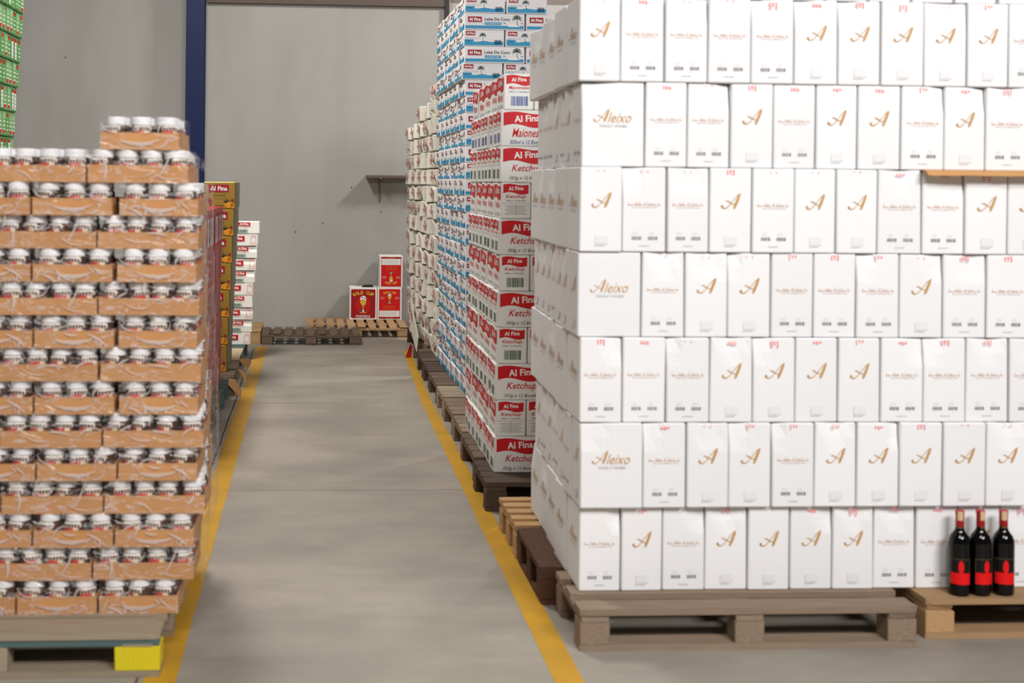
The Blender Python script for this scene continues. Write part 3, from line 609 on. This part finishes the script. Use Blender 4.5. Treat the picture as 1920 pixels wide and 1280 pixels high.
for ri, code in enumerate(KROW):
    let, wide = code[0], int(code[1]); z = 0.144 + KP * ri; xl = 0.918 + 0.0024 * ri + R.uniform(-.003, .003) + (0.008 if not wide else 0)
    fw, fd = (KW, KN) if wide else (KN, KW); word = 'mayonnaise' if let == 'M' else 'ketchup'
    o = ob('sauce_carton', R.choice(KC[wide]), loc=(xl + fw / 2, KY + fd / 2 + R.uniform(-.006, .006), z)); put_print(o, KPRINT[(let, wide)], fd / 2, 0)
    s_let = let if (let, 1 - wide) in KPRINT else 'K'
    put_print(o, KPRINT[(s_let, 1 - wide)], fw / 2, -math.pi / 2)
    tag(o, f"white {word} carton with red banner at the front corner, {ORD[ri + 1]} layer up from the pallet", 'carton', 'sauce cartons at the corner')
    if not wide:
        o = ob('sauce_carton', R.choice(KC[0]), loc=(xl + fw * 1.5 + 0.004, KY + fd / 2 + 0.004, z)); put_print(o, KPRINT[(let, 0)], fd / 2, 0)
        tag(o, f"{word} carton half hidden behind the wine cartons, {ORD[ri + 1]} layer up from the pallet", 'carton', 'sauce cartons half hidden')
    sw, sd = fd, fw; y = KY + fd + 0.010; k = 1
    while y + sw < KY + 1.28:
        k += 1
        o = ob('sauce_carton', R.choice(KC[1 - wide]), loc=(xl + sd / 2 + R.uniform(-.001, .008), y + sw / 2, z), rz=-math.pi / 2 + R.uniform(-.012, .012))
        put_print(o, KPRINT[(s_let if R.random() < .8 else 'K', 1 - wide)], sd / 2, 0)
        tag(o, f"{word} carton facing the aisle, {ORD[k]} back from the corner, {ORD[ri + 1]} layer up", 'carton', 'sauce cartons facing the aisle')
        y += sw + 0.004
# coconut milk
def palm(mb, cu, cv, s, m):
    mb.ribbon([(cu + 0.10 * s, cv - 0.5 * s), (cu + 0.02 * s, cv - 0.2 * s), (cu, cv + 0.15 * s)], [0.05 * s, 0.04 * s, 0.03 * s], m, 2)
    for a in (10, 45, 80, 110, 145, 180, 205, -25):
        t = rad(a); L_ = 0.42 * s
        mb.ribbon([(cu, cv + 0.15 * s), (cu + L_ * 0.5 * math.cos(t), cv + 0.15 * s + L_ * 0.5 * math.sin(t) + 0.04 * s), (cu + L_ * math.cos(t), cv + 0.15 * s + L_ * 0.75 * math.sin(t) - 0.06 * s)], [0.03 * s, 0.09 * s, 0.01 * s], m, 2)
CNw, CWw, CH, CP = 0.285, 0.422, 0.1138, 0.1148
def coco(wide):
    q = MB(); w = CWw if wide else CNw; H = CH
    if wide:
        q.rect(-w * 0.48, H * 0.07, w * 0.48, H * 0.26, blue_ink); q.rect(-w * 0.44, H * 0.46, -w * 0.21, H * 0.80, dkred_ink); q.text('Al Fina', -w * 0.325, H * 0.63, w * 0.19, white_ink, 2, bold=0.03)
        q.text('Leite De Coco', w * 0.045, H * 0.66, w * 0.42, text_ink, 1, h=H * 0.19, bold=0.02); q.rect(-w * 0.16, H * 0.30, w * 0.11, H * 0.47, blue_ink); q.text('COCONUT MILK', -w * 0.025, H * 0.385, w * 0.23, white_ink, 2, h=H * 0.09)
        palm(q, w * 0.37, H * 0.60, H * 0.78, palm_ink); q.poly([(w * 0.22, H * 0.2), (w * 0.42, H * 0.2), (w * 0.38, H * 0.32), (w * 0.24, H * 0.34)], white_ink, 2)
        for u in (0.16, 0.45): q.rect(w * (u - 0.015), H * 0.38, w * (u + 0.02), H * 0.46, gray_ink)
    else:
        n = 12; a = [(w * (-0.47 + 0.94 * i / n), H * 0.06) for i in range(n + 1)]; b2 = [(w * (-0.47 + 0.94 * i / n), H * (0.30 + 0.03 * math.sin(i * 1.3))) for i in range(n + 1)]
        q.strip(a, b2, blue_ink); q.rect(-w * 0.47, H * 0.3, -w * 0.25, H * 0.42, blue_ink)
        q.rect(-w * 0.44, H * 0.66, -w * 0.21, H * 0.92, dkred_ink); q.text('Al Fina', -w * 0.325, H * 0.79, w * 0.19, white_ink, 2, bold=0.03); q.text('Leite De Coco', -w * 0.27, H * 0.50, w * 0.34, gray_ink, 1, h=H * 0.09)
        palm(q, -w * 0.03, H * 0.58, H * 0.6, palm_ink); barcode(q, w * 0.34, H * 0.26, w * 0.17, H * 0.28, text_ink, 4, 12)
        for e in ((0.08, .44, .46, .445), (0.08, .9, .46, .905)): q.rect(w * e[0], H * e[1], w * e[2], H * e[3], pale_ink)
        q.rect(w * 0.16, H * 0.66, w * 0.30, H * 0.68, pale_ink)
    return q.mesh('label_print')
CPR = {1: coco(True), 0: coco(False)}
coco_card = mat('coconut_card', (238, 236, 238), 0.55, var=0.05)
CC = {1: [carton_mesh('coconut_milk_carton', CWw, CNw, CH, coco_card, 400 + i) for i in range(3)], 0: [carton_mesh('coconut_milk_carton', CNw, CWw, CH, coco_card, 420 + i) for i in range(3)]}
CY = 8.80
for ri in range(24):
    wide = 1 if ri % 2 == 0 else 0; z = 0.144 + CP * ri
    xl = 1.060 - 0.0017 * ri + R.uniform(-.005, .005) - (0.018 if ri == 19 else 0)
    fw, fd = (CWw, CNw) if wide else (CNw, CWw)
    for k in range(2):
        o = ob('coconut_milk_carton', R.choice(CC[wide]), loc=(xl + fw / 2 + k * (fw + 0.008), CY + fd / 2 + R.uniform(-.004, .004), z)); put_print(o, CPR[wide], fd / 2, 0)
        if k == 0: put_print(o, CPR[1 - wide], fw / 2, -math.pi / 2)
        tag(o, f"coconut milk carton with blue band, {'at the front corner' if k == 0 else 'beside the front corner'}, {ORD[ri + 1]} layer up", 'carton', 'coconut milk cartons at the front')
    y = CY + fd + 0.005; k = 1
    while y + fd < CY + 1.80:
        k += 1
        o = ob('coconut_milk_carton', R.choice(CC[1 - wide]), loc=(xl + fw / 2 + R.uniform(-.006, .006) - 0.004 * k, y + fd / 2, z), rz=-math.pi / 2 + R.uniform(-.008, .008)); put_print(o, CPR[1 - wide], fw / 2, 0)
        tag(o, f"coconut milk carton facing the aisle, {ORD[k]} back from the corner, {ORD[ri + 1]} layer up", 'carton', 'coconut milk cartons facing the aisle')
        y += fd + 0.005
# crumpled cream cartons with red and blue marks
def cream_print(k):
    q = MB(); r = random.Random(k); u = r.uniform(.0, .09); v = 0.075
    if k % 3 != 2:
        q.ell(u, v, 0.06, 0.042, red_ink, 1, 12, 0.4); q.ell(u + 0.004, v + 0.006, 0.022, 0.010, white_ink, 2, 8)
        q.text('nova', u - 0.09, v - 0.01, 0.09, navy_ink, 1, shear=0.4, bold=0.02) if False else squiggle(q, u - 0.13, v - 0.012, 0.11, 0.034, navy_ink, k, 14)
    for i in range(3): q.rect(u + 0.07, 0.04 + i * 0.022, u + 0.11, 0.046 + i * 0.022, gray_ink)
    return q.mesh('label_print')
XP = [cream_print(k) for k in range(4)]
XCR = [carton_mesh('cream_carton', 0.43, 0.30, 0.1435, sack_card, 500 + i, soft=0.028, dent=((0.7, 1, 0.5, 0.03), (-0.6, 0.9, 0.6, 0.03), None, (0, 0.1, 0.5, 0.025), (-0.9, 0.5, 0.4, 0.03))[i]) for i in range(5)]
for c, (yc, nrow) in enumerate(((10.92, 16), (11.37, 15), (11.82, 15), (12.27, 14), (12.72, 14))):
    for ri in range(nrow):
        z = 0.144 + 0.1450 * ri; xl = 1.035 - 0.045 * (yc - 10.7) - 0.02 * (z - 0.5) + R.uniform(-.007, .007)
        o = ob('cream_carton', XCR[R.randrange(5)], loc=(xl + 0.15, yc, z), rz=-math.pi / 2 + R.uniform(-.012, .012)); put_print(o, XP[R.randrange(4)], 0.151, 0)
        tag(o, f"crumpled cream carton by the rear wall, {ORD[c + 1]} pile back, {ORD[ri + 1]} layer up", 'carton', 'crumpled cream cartons')

# ------------------------------------------------------------------ the other side: red, gold, small white and green cartons
red_card = mat('red_card', (176, 34, 40), 0.4, var=0.15); dull_red = mat('faded_red_card', (186, 92, 90), 0.5, var=0.12)
def red_print(k):
    q = MB(); H = 0.245
    if k == 0:
        q.rect(-0.07, 0.02, 0.03, H * 0.80, pale_ink); q.rect(-0.05, 0.03, -0.04, H * 0.7, red_ink, 2); q.rect(-0.02, 0.05, -0.01, H * 0.7, red_ink, 2); q.rect(0.05, 0.04, 0.085, H * 0.9, deep_ink)
    else:
        for i in range(5): q.rect(-0.085 + i * 0.036, 0.015 + 0.02 * (i % 2), -0.073 + i * 0.036, H * (0.9 - 0.1 * (i % 3)), (pink_ink, pale_ink, deep_ink)[(i + k) % 3])
    return q.mesh('label_print')
RPR = [red_print(k) for k in range(3)]
RC = [carton_mesh('red_carton', 0.205, 0.30, 0.254, red_card, 600), carton_mesh('red_carton', 0.205, 0.30, 0.254, dull_red, 601)]
for c in range(9):
    for ri in range(5):
        z = 0.144 + 0.2555 * ri
        o = ob('red_carton', RC[0 if ri >= 3 or (c + ri) % 4 == 0 else 1], loc=(-0.672 - 0.15 + R.uniform(-.006, .004) + (0.01 if ri == 4 else 0), 9.40 - 0.21 * c, z), rz=math.pi / 2 + R.uniform(-.01, .01)); put_print(o, RPR[0 if ri == 4 else R.randrange(1, 3)], 0.15, 0)
        tag(o, f"red carton facing the aisle, {ORD[c + 1]} from the gold cartons, {ORD[ri + 1]} layer up", 'carton', 'red cartons facing the aisle')
for c, lb in ((0, 'under the front red cartons'), (1, 'under the middle of the red cartons')):
    pallet(f"dark hidden pallet {lb} behind the jar trays", -1.63, -0.66, 7.36 - 0.42 * c - 0.2, 7.36 + 0.18 - 0.42 * c, W_DARK, 4, nb=(3, 2)) if False else None
pallet('dark pallet under the front of the red cartons, behind the jar trays', -1.63, -0.66, 7.40, 7.92, W_DARK, 4, nb=(3, 2))
gold_card = mat('gold_card', (176, 140, 52), 0.35, nscale=5, namt=0.5, rgb2=(150, 118, 44), metal=0.25, spec=0.5); gold_side = mat('gold_side_ink', (150, 146, 124), 0.4); fruit_o = mat('fruit_orange', (232, 150, 36), 0.5); fruit_r = mat('fruit_red', (150, 30, 44), 0.5); leaf_i = mat('leaf_green_ink', (50, 66, 34), 0.5)
q = MB(); H = 0.206; w = 0.24
q.rect(-0.085, H * 0.62, 0.072, H * 0.90, dkred_ink); q.text('Al Fina', -0.006, H * 0.76, 0.13, white_ink, 2, bold=0.03); q.text('ANANAS', -0.002, H * 0.50, 0.09, text_ink, 1, h=0.014)
q.rect(-0.05, H * 0.37, 0.06, H * 0.38, leaf_i); q.ell(-0.085, H * 0.22, 0.034, 0.036, fruit_r, 1); q.ell(-0.10, H * 0.14, 0.022, 0.018, fruit_o, 2); q.ell(0.075, H * 0.15, 0.036, 0.022, fruit_o, 2); q.ell(0.10, H * 0.12, 0.016, 0.02, fruit_o, 2)
for a in range(5): q.ribbon([(0.05, H * 0.22), (0.03 + 0.014 * a, H * 0.38 - 0.004 * abs(a - 2))], [0.010, 0.002], leaf_i, 1)
q.ell(0.10, H * 0.32, 0.012, 0.012, fruit_r, 1); q.rect(-0.03, H * 0.10, 0.03, H * 0.13, leaf_i); GP = q.mesh('label_print')
q = MB(); q.rect(-0.14, 0.004, 0.14, H - 0.004, gold_side); 
for i in range(6): q.rect(-0.13 + 0.048 * i, 0.004, -0.118 + 0.048 * i, H - 0.004, leaf_i, 2)
GSP = q.mesh('side_print')
GC = carton_mesh('gold_carton', 0.24, 0.30, 0.2065, gold_card, 700)
for c in range(2):
    for ri in range(7):
        z = 0.144 + 0.208 * ri; o = ob('gold_carton', GC, loc=(-0.775 + 0.0085 * ri + R.uniform(-.003, .003), 9.87 + 0.15 + 0.305 * c, z)); put_print(o, GP, 0.15, 0)
        ob('side_print', GSP, o, (0.12, 0, 0), math.pi / 2)
        tag(o, f"gold fruit carton, {'front' if c == 0 else 'rear'} pile, {ORD[ri + 1]} layer up from the pallet", 'carton', 'gold fruit cartons')
small_card = mat('small_white_card', (243, 241, 234), 0.55, var=0.04)
def small_print(wide):
    q = MB(); H = 0.109
    if wide: 
        wave_banner(q, -0.15, 0.0, H * 0.40, H * 0.86, red_ink, 0.08); q.text('Al Fina', -0.07, H * 0.62, 0.10, white_ink, 2, bold=0.03)
        q.ribbon([(0.055, H * 0.28), (0.055, H * 0.75), (0.10, H * 0.75), (0.10, H * 0.28), (0.055, H * 0.28)], [0.004] * 5, pink_ink); q.text('Ketchup', 0.078, H * 0.15, 0.075, pink_ink, 1); q.text('100', 0.078, H * 0.85, 0.04, pink_ink, 1)
    else: wave_banner(q, -0.08, 0.035, H * 0.62, H * 0.95, red_ink, 0.05); q.text('Al Fina', -0.02, H * 0.78, 0.08, white_ink, 2, bold=0.03); barcode(q, -0.03, H * 0.2, 0.06, H * 0.22, green_ink, 6, 12); q.rect(-0.075, H * 0.06, 0.015, H * 0.34, sage_ink, .5); q.text('Ketchup', -0.02, H * 0.5, 0.06, pink_ink, 1)
    return q.mesh('label_print')
SPR = {1: small_print(1), 0: small_print(0)}
SCN = [carton_mesh('small_white_carton', 0.235 if k else 0.225, 0.24, 0.1092, small_card, 720 + i, soft=0.008, dent=(None, (0.6, 0.9, 0.6, 0.02))[i % 2]) for k in (0, 1) for i in range(2)]
for ri in range(10):
    wide = 1 - ri % 2 if False else (1 if ri % 2 == 0 else 0); z = 0.144 + 0.1105 * ri
    o = ob('small_white_carton', SCN[R.randrange(4)], loc=(-0.665 + 0.0065 * ri + R.uniform(-.006, .006), 11.53 + 0.12, z), rz=R.uniform(-.02, .02)); put_print(o, SPR[wide], 0.121, 0)
    tag(o, f"small white sauce carton with red banner by the rear wall, {ORD[ri + 1]} layer up", 'carton', 'small white sauce cartons')
green_card = mat('green_card', (104, 160, 98), 0.5, var=0.15)
def green_print(k):
    q = MB(); H = 0.198
    q.rect(-0.048, 0.012, 0.048, 0.186, mat('pale_green_ink', (150, 196, 140), 0.5) if k == 1 else mat('mid_green_ink', (108, 172, 96), 0.5))
    if k == 2: q.rect(-0.03, 0.02, 0.03, 0.15, white_ink, 2)
    for i in range(7): q.rect(-0.03, 0.03 + 0.016 * i, 0.035, 0.036 + 0.016 * i, white_ink if i % 2 else green_card, 2)
    q.rect(-0.035, 0.15, 0.03, 0.178, red_ink, 2) if k != 1 else q.rect(-0.035, 0.02, 0.03, 0.045, red_ink, 3)
    return q.mesh('label_print')
GRP = [green_print(k) for k in range(3)]
GRC = carton_mesh('green_carton', 0.108, 0.26, 0.1985, green_card, 800)
for c in range(8):
    for ri in range(17):
        z = 0.144 + 0.20 * ri
        o = ob('green_carton', GRC, loc=(-2.365 - 0.13 - 0.06 * max(0, (3.1 - z)) + R.uniform(-.004, .004), 10.54 - 0.02 * (ri < 8) - 0.1115 * c, z), rz=math.pi / 2); put_print(o, GRP[R.randrange(3)], 0.13, 0)
        tag(o, f"green carton in the pile beyond the jars, {ORD[c + 1]} from its rear, {ORD[ri + 1]} layer", 'carton', 'green cartons')
pallet('pallet under the tall pile of green cartons beyond the jars', -3.5, -2.35, 9.7, 10.62, W_BROWN, 5)

# ------------------------------------------------------------------ matchbox cartons, shelf and odds and ends by the rear wall
mb_white = mat('matchbox_white', (238, 236, 232), 0.5); mb_dark = mat('panel_dark_red', (158, 16, 24), 0.5); gold_y = mat('cup_gold', (222, 182, 70), 0.5)
def arch_text(q, body, cu, cv, rad_, span, sz, m, l=3, flip=1):
    n = len(body)
    for i, ch in enumerate(body):
        if ch == ' ': continue
        t = (i / (n - 1) - 0.5) * span; q.text(ch, cu + rad_ * math.sin(t), cv + flip * rad_ * (math.cos(t) - 1), sz * (0.45 if ch in 'I1' else 1), m, l, h=sz * 1.35, bold=0.015, rot=-t * flip)
def cup(q, cu, cv, s, l=3):
    q.ell(cu, cv + 0.34 * s, 0.17 * s, 0.17 * s, white_ink, l, 14)
    for a, r_ in ((0.3, 0.1), (2.2, 0.1), (4.4, 0.09)): q.ell(cu + r_ * s * math.cos(a), cv + 0.34 * s + r_ * s * math.sin(a), 0.045 * s, 0.045 * s, text_ink, l + 1, 6)
    q.poly([(cu - 0.06 * s, cv - 0.05 * s), (cu + 0.06 * s, cv - 0.05 * s), (cu + 0.16 * s, cv + 0.1 * s), (cu + 0.17 * s, cv + 0.27 * s), (cu - 0.17 * s, cv + 0.27 * s), (cu - 0.16 * s, cv + 0.1 * s)], gold_y, l + 1)
    q.rect(cu - 0.025 * s, cv - 0.27 * s, cu + 0.025 * s, cv - 0.05 * s, gold_y, l); q.poly([(cu - 0.17 * s, cv - 0.42 * s), (cu + 0.17 * s, cv - 0.42 * s), (cu + 0.10 * s, cv - 0.25 * s), (cu - 0.10 * s, cv - 0.25 * s)], text_ink, l)
    q.rect(cu - 0.05 * s, cv - 0.40 * s, cu + 0.05 * s, cv - 0.29 * s, white_ink, l + 1); q.rect(cu - 0.19 * s, cv - 0.46 * s, cu + 0.19 * s, cv - 0.42 * s, gold_y, l)
def rrect(q, u0, v0, u1, v1, r_, m, l):
    P = []
    for cx, cy, a0 in ((u1 - r_, v0 + r_, -90), (u1 - r_, v1 - r_, 0), (u0 + r_, v1 - r_, 90), (u0 + r_, v0 + r_, 180)):
        P += [(cx + r_ * math.cos(rad(a0 + 30 * k)), cy + r_ * math.sin(rad(a0 + 30 * k))) for k in range(4)]
    q.poly(P, m, l)
q = MB(); w, h = 0.302, 0.35
rrect(q, -w / 2 + 0.018, 0.018, w / 2 - 0.018, h - 0.018, 0.014, mb_dark, 1); q.ell(0, h * 0.46, 0.085, 0.10, mat('panel_glow_red', (188, 26, 28), 0.5), 2, 20)
arch_text(q, 'GOLD CUP', 0, h * 0.845, 0.26, 0.80, 0.026, yellow_ink); cup(q, 0, h * 0.47, 0.19); q.text('FOSFOROS', 0, 0.037, 0.155, white_ink, 3, h=0.025, bold=0.01); MP_BIG = q.mesh('label_print')
def small_match(flip):
    q = MB(); w, h = 0.268, 0.35; f = (lambda v: h - v) if flip else (lambda v: v); sg = -1 if flip else 1; ro = math.pi if flip else 0
    def rc(u0, v0, u1, v1, m, l): q.rect(u0, min(f(v0), f(v1)), u1, max(f(v0), f(v1)), m, l)
    rc(-w / 2 + 0.018, 0.012, w / 2 - 0.018, h - 0.014, mat('panel_red', (206, 20, 24), 0.5), 1); rc(-w / 2 + 0.018, 0.012, w / 2 - 0.018, 0.030, mb_dark, 2); q.text('40 x 10', 0, f(0.021), 0.07, yellow_ink, 3, h=0.009, rot=ro)
    rc(-w / 2 + 0.024, 0.034, w / 2 - 0.026, 0.100, white_ink, 2); 
    for i in range(5): rc(-w / 2 + 0.03, 0.045 + i * 0.011, w / 2 - 0.034 - 0.02 * (i % 2), 0.048 + i * 0.011, gray_ink, 3)
    q.text('FOSFOROS DE', 0, f(0.147), 0.13, orange_ink, 3, h=0.014, rot=ro); q.text('SEGURANCA', 0, f(0.125), 0.13, orange_ink, 3, h=0.014, rot=ro); 
    arch_text(q, 'GOLD CUP', 0, f(h * 0.86), 0.20, 0.62, 0.016, yellow_ink, 3, 1 if not flip else -1)
    q2 = MB(); cup(q2, 0, 0, 0.11)
    for v, fa, mi in ((q2.v, q2.f, q2.m),):
        base = len(q.v); ang = ro
        q.v += [(x * math.cos(ang), y, f(h * 0.66) + z * math.cos(ang)) for x, y, z in v]
        for k, fc in enumerate(fa): q.f.append([base + i for i in fc]); q.m.append(q.mi(q2.mats[mi[k]]))
    for u in (-0.08, 0.08):
        for v in (0.235, 0.245, 0.225): rc(u - 0.022, v, u + 0.022, v + 0.004, pink_ink, 3)
    return q.mesh('label_print')
MC1 = carton_mesh('matchbox_carton', 0.302, 0.29, 0.35, mb_white, 900); MC2 = carton_mesh('matchbox_carton', 0.268, 0.29, 0.349, mb_white, 901); MC3 = carton_mesh('matchbox_carton', 0.256, 0.29, 0.35, mb_white, 902)
o = ob('matchbox_carton', MC1, loc=(0.548, 13.95 + 0.145, 0.112), rz=0.0); put_print(o, MP_BIG, 0.145, 0); tag(o, 'red matchbox carton with a big trophy and yellow arched lettering', 'carton', 'matchbox cartons')
o = ob('matchbox_carton', MC2, loc=(0.836, 13.95 + 0.145, 0.112), rz=0.0); put_print(o, small_match(False), 0.145, 0); tag(o, 'upright narrow red matchbox carton standing on the pallet', 'carton', 'matchbox cartons')
o = ob('matchbox_carton', MC3, loc=(0.850, 13.955 + 0.145, 0.461), rz=0.0); pp = put_print(o, small_match(True), 0.145, 0); pp.scale = (0.95, 1, 1); tag(o, 'upside-down narrow red matchbox carton on top of another', 'carton', 'matchbox cartons')
blk = mat('black_plastic', (34, 32, 32), 0.5)
q = MB(); q.box(-0.06, 0.06, -0.05, 0.05, 0, 0.012, blk); q.box(-0.045, 0.05, -0.04, 0.04, 0.012, 0.022, blk); tag(ob('black_tray', q.mesh('black_tray'), loc=(0.60, 14.05, 0.462)), 'flat black plastic holder lying on the big matchbox carton', 'holder')
# wall shelf
sh = empty('wall_shelf', (0.95, WALL_Y, 1.69)); tag(sh, 'dark shelf on a bracket fixed to the grey rear wall', 'shelf')
shm = mat('shelf_wood', (104, 92, 82), 0.7); brm = mat('bracket_steel', (120, 114, 108), 0.5)
q = MB(); q.box(-0.37, 0.45, -0.22, 0, -0.028, 0, shm); ob('board', q.mesh('board'), sh)
for x in (-0.22, 0.30):
    q = MB(); q.box(-0.012, 0.012, -0.012, 0, -0.29, -0.028, brm); q.box(-0.012, 0.012, -0.24, -0.012, -0.040, -0.028, brm); ob('bracket', q.mesh('bracket'), sh, (x, 0, 0))
# torn cardboard and a pale sheet under the gold cartons, a red scrap across the aisle
torn = mat('torn_card', (186, 140, 92), 0.8)
def flap(loc, pts, label, m=torn):
    q = MB(); n = len(pts); t = 0.004
    q.add([(x, y, z) for x, y, z in pts] + [(x, y + t, z) for x, y, z in pts], [tuple(range(n)), tuple(range(n, 2 * n))[::-1]] + [(i, n + i, n + (i + 1) % n, (i + 1) % n) for i in range(n)], m)
    return tag(ob('cardboard_flap', q.mesh('cardboard_flap'), loc=loc), label, 'cardboard', 'torn cardboard under the gold cartons')
flap((-0.60, 9.585, 0.10), [(-0.05, 0, 0.044), (0.03, -0.01, 0.03), (0.08, -0.03, -0.05), (0.075, -0.04, -0.10), (0.03, -0.03, -0.06), (-0.03, -0.02, 0.0)], 'curled brown cardboard flap hanging in front of the dark pallet')
flap((-0.55, 10.03, 0.10), [(-0.03, 0, 0.044), (0.02, -0.01, 0.03), (0.05, -0.03, -0.03), (0.055, -0.03, -0.098), (0.02, -0.02, -0.03)], 'narrow torn cardboard flap hanging beside the dark pallet')
flap((-0.56, 10.62, 0.10), [(-0.06, 0, 0.044), (0.04, -0.01, 0.04), (0.06, -0.02, 0.02), (0.03, -0.02, -0.05), (0.0, -0.02, -0.01)], 'small pale cardboard tongue beside the covered pallet')
q = MB(); q.box(-0.5, 0.5, -0.32, 0.32, 0, 0.005, mat('pale_card', (206, 184, 150), 0.8)); q.box(-0.5, 0.5, -0.325, -0.32, -0.06, 0.005, MATS['pale_card'])
tag(ob('cardboard_sheet', q.mesh('cardboard_sheet'), loc=(-1.10, 10.91, 0.1445)), 'pale cardboard sheet laid over a pallet behind the gold cartons', 'cardboard')
q = MB(); q.add([(-0.02, 0, 0), (0.035, 0.02, 0), (0.05, 0.05, 0.10), (0.03, 0.04, 0.13), (-0.015, 0.004, 0), (0.033, 0.026, 0), (0.047, 0.056, 0.10), (0.03, 0.045, 0.13)], [(0, 1, 2, 3), (7, 6, 5, 4), (0, 3, 7, 4), (1, 5, 6, 2), (3, 2, 6, 7), (0, 4, 5, 1)], mat('red_plastic', (176, 40, 36), 0.5))
tag(ob('plastic_scrap', q.mesh('plastic_scrap'), loc=(0.872, 11.72, 0.0)), 'red plastic scrap leaning against the pallets of cream cartons', 'scrap')
q = MB(); pts = [(12.40, 0.44), (12.15, 0.52), (11.20, 0.25), (11.35, 0.10), (11.95, 0.20)]
q.add([(0, -y, z) for y, z in pts] + [(0.004, -y, z) for y, z in pts], [(0, 1, 2, 3, 4), (9, 8, 7, 6, 5)] + [(i, 5 + i, 5 + (i + 1) % 5, (i + 1) % 5) for i in range(5)], sack_card)
fl_ = ob('carton_panel', None, loc=(0, 0, 0)); tag(fl_, 'torn cream panel with red marks hanging at the foot of the crumpled cartons', 'cardboard')
me = q.mesh('torn_panel'); 
for v in me.vertices: v.co.y = -v.co.y
me.flip_normals(); ob('torn_panel', me, fl_, (0.925, 0, 0))
for y, z in ((12.2, 0.42), (11.95, 0.36)):
    q = MB(); q.ell(0, 0, 0.08, 0.035, red_ink, 1, 12, -0.5); ob('red_mark_print', q.mesh('red_mark_print'), fl_, (0.9235, y, z), -math.pi / 2)
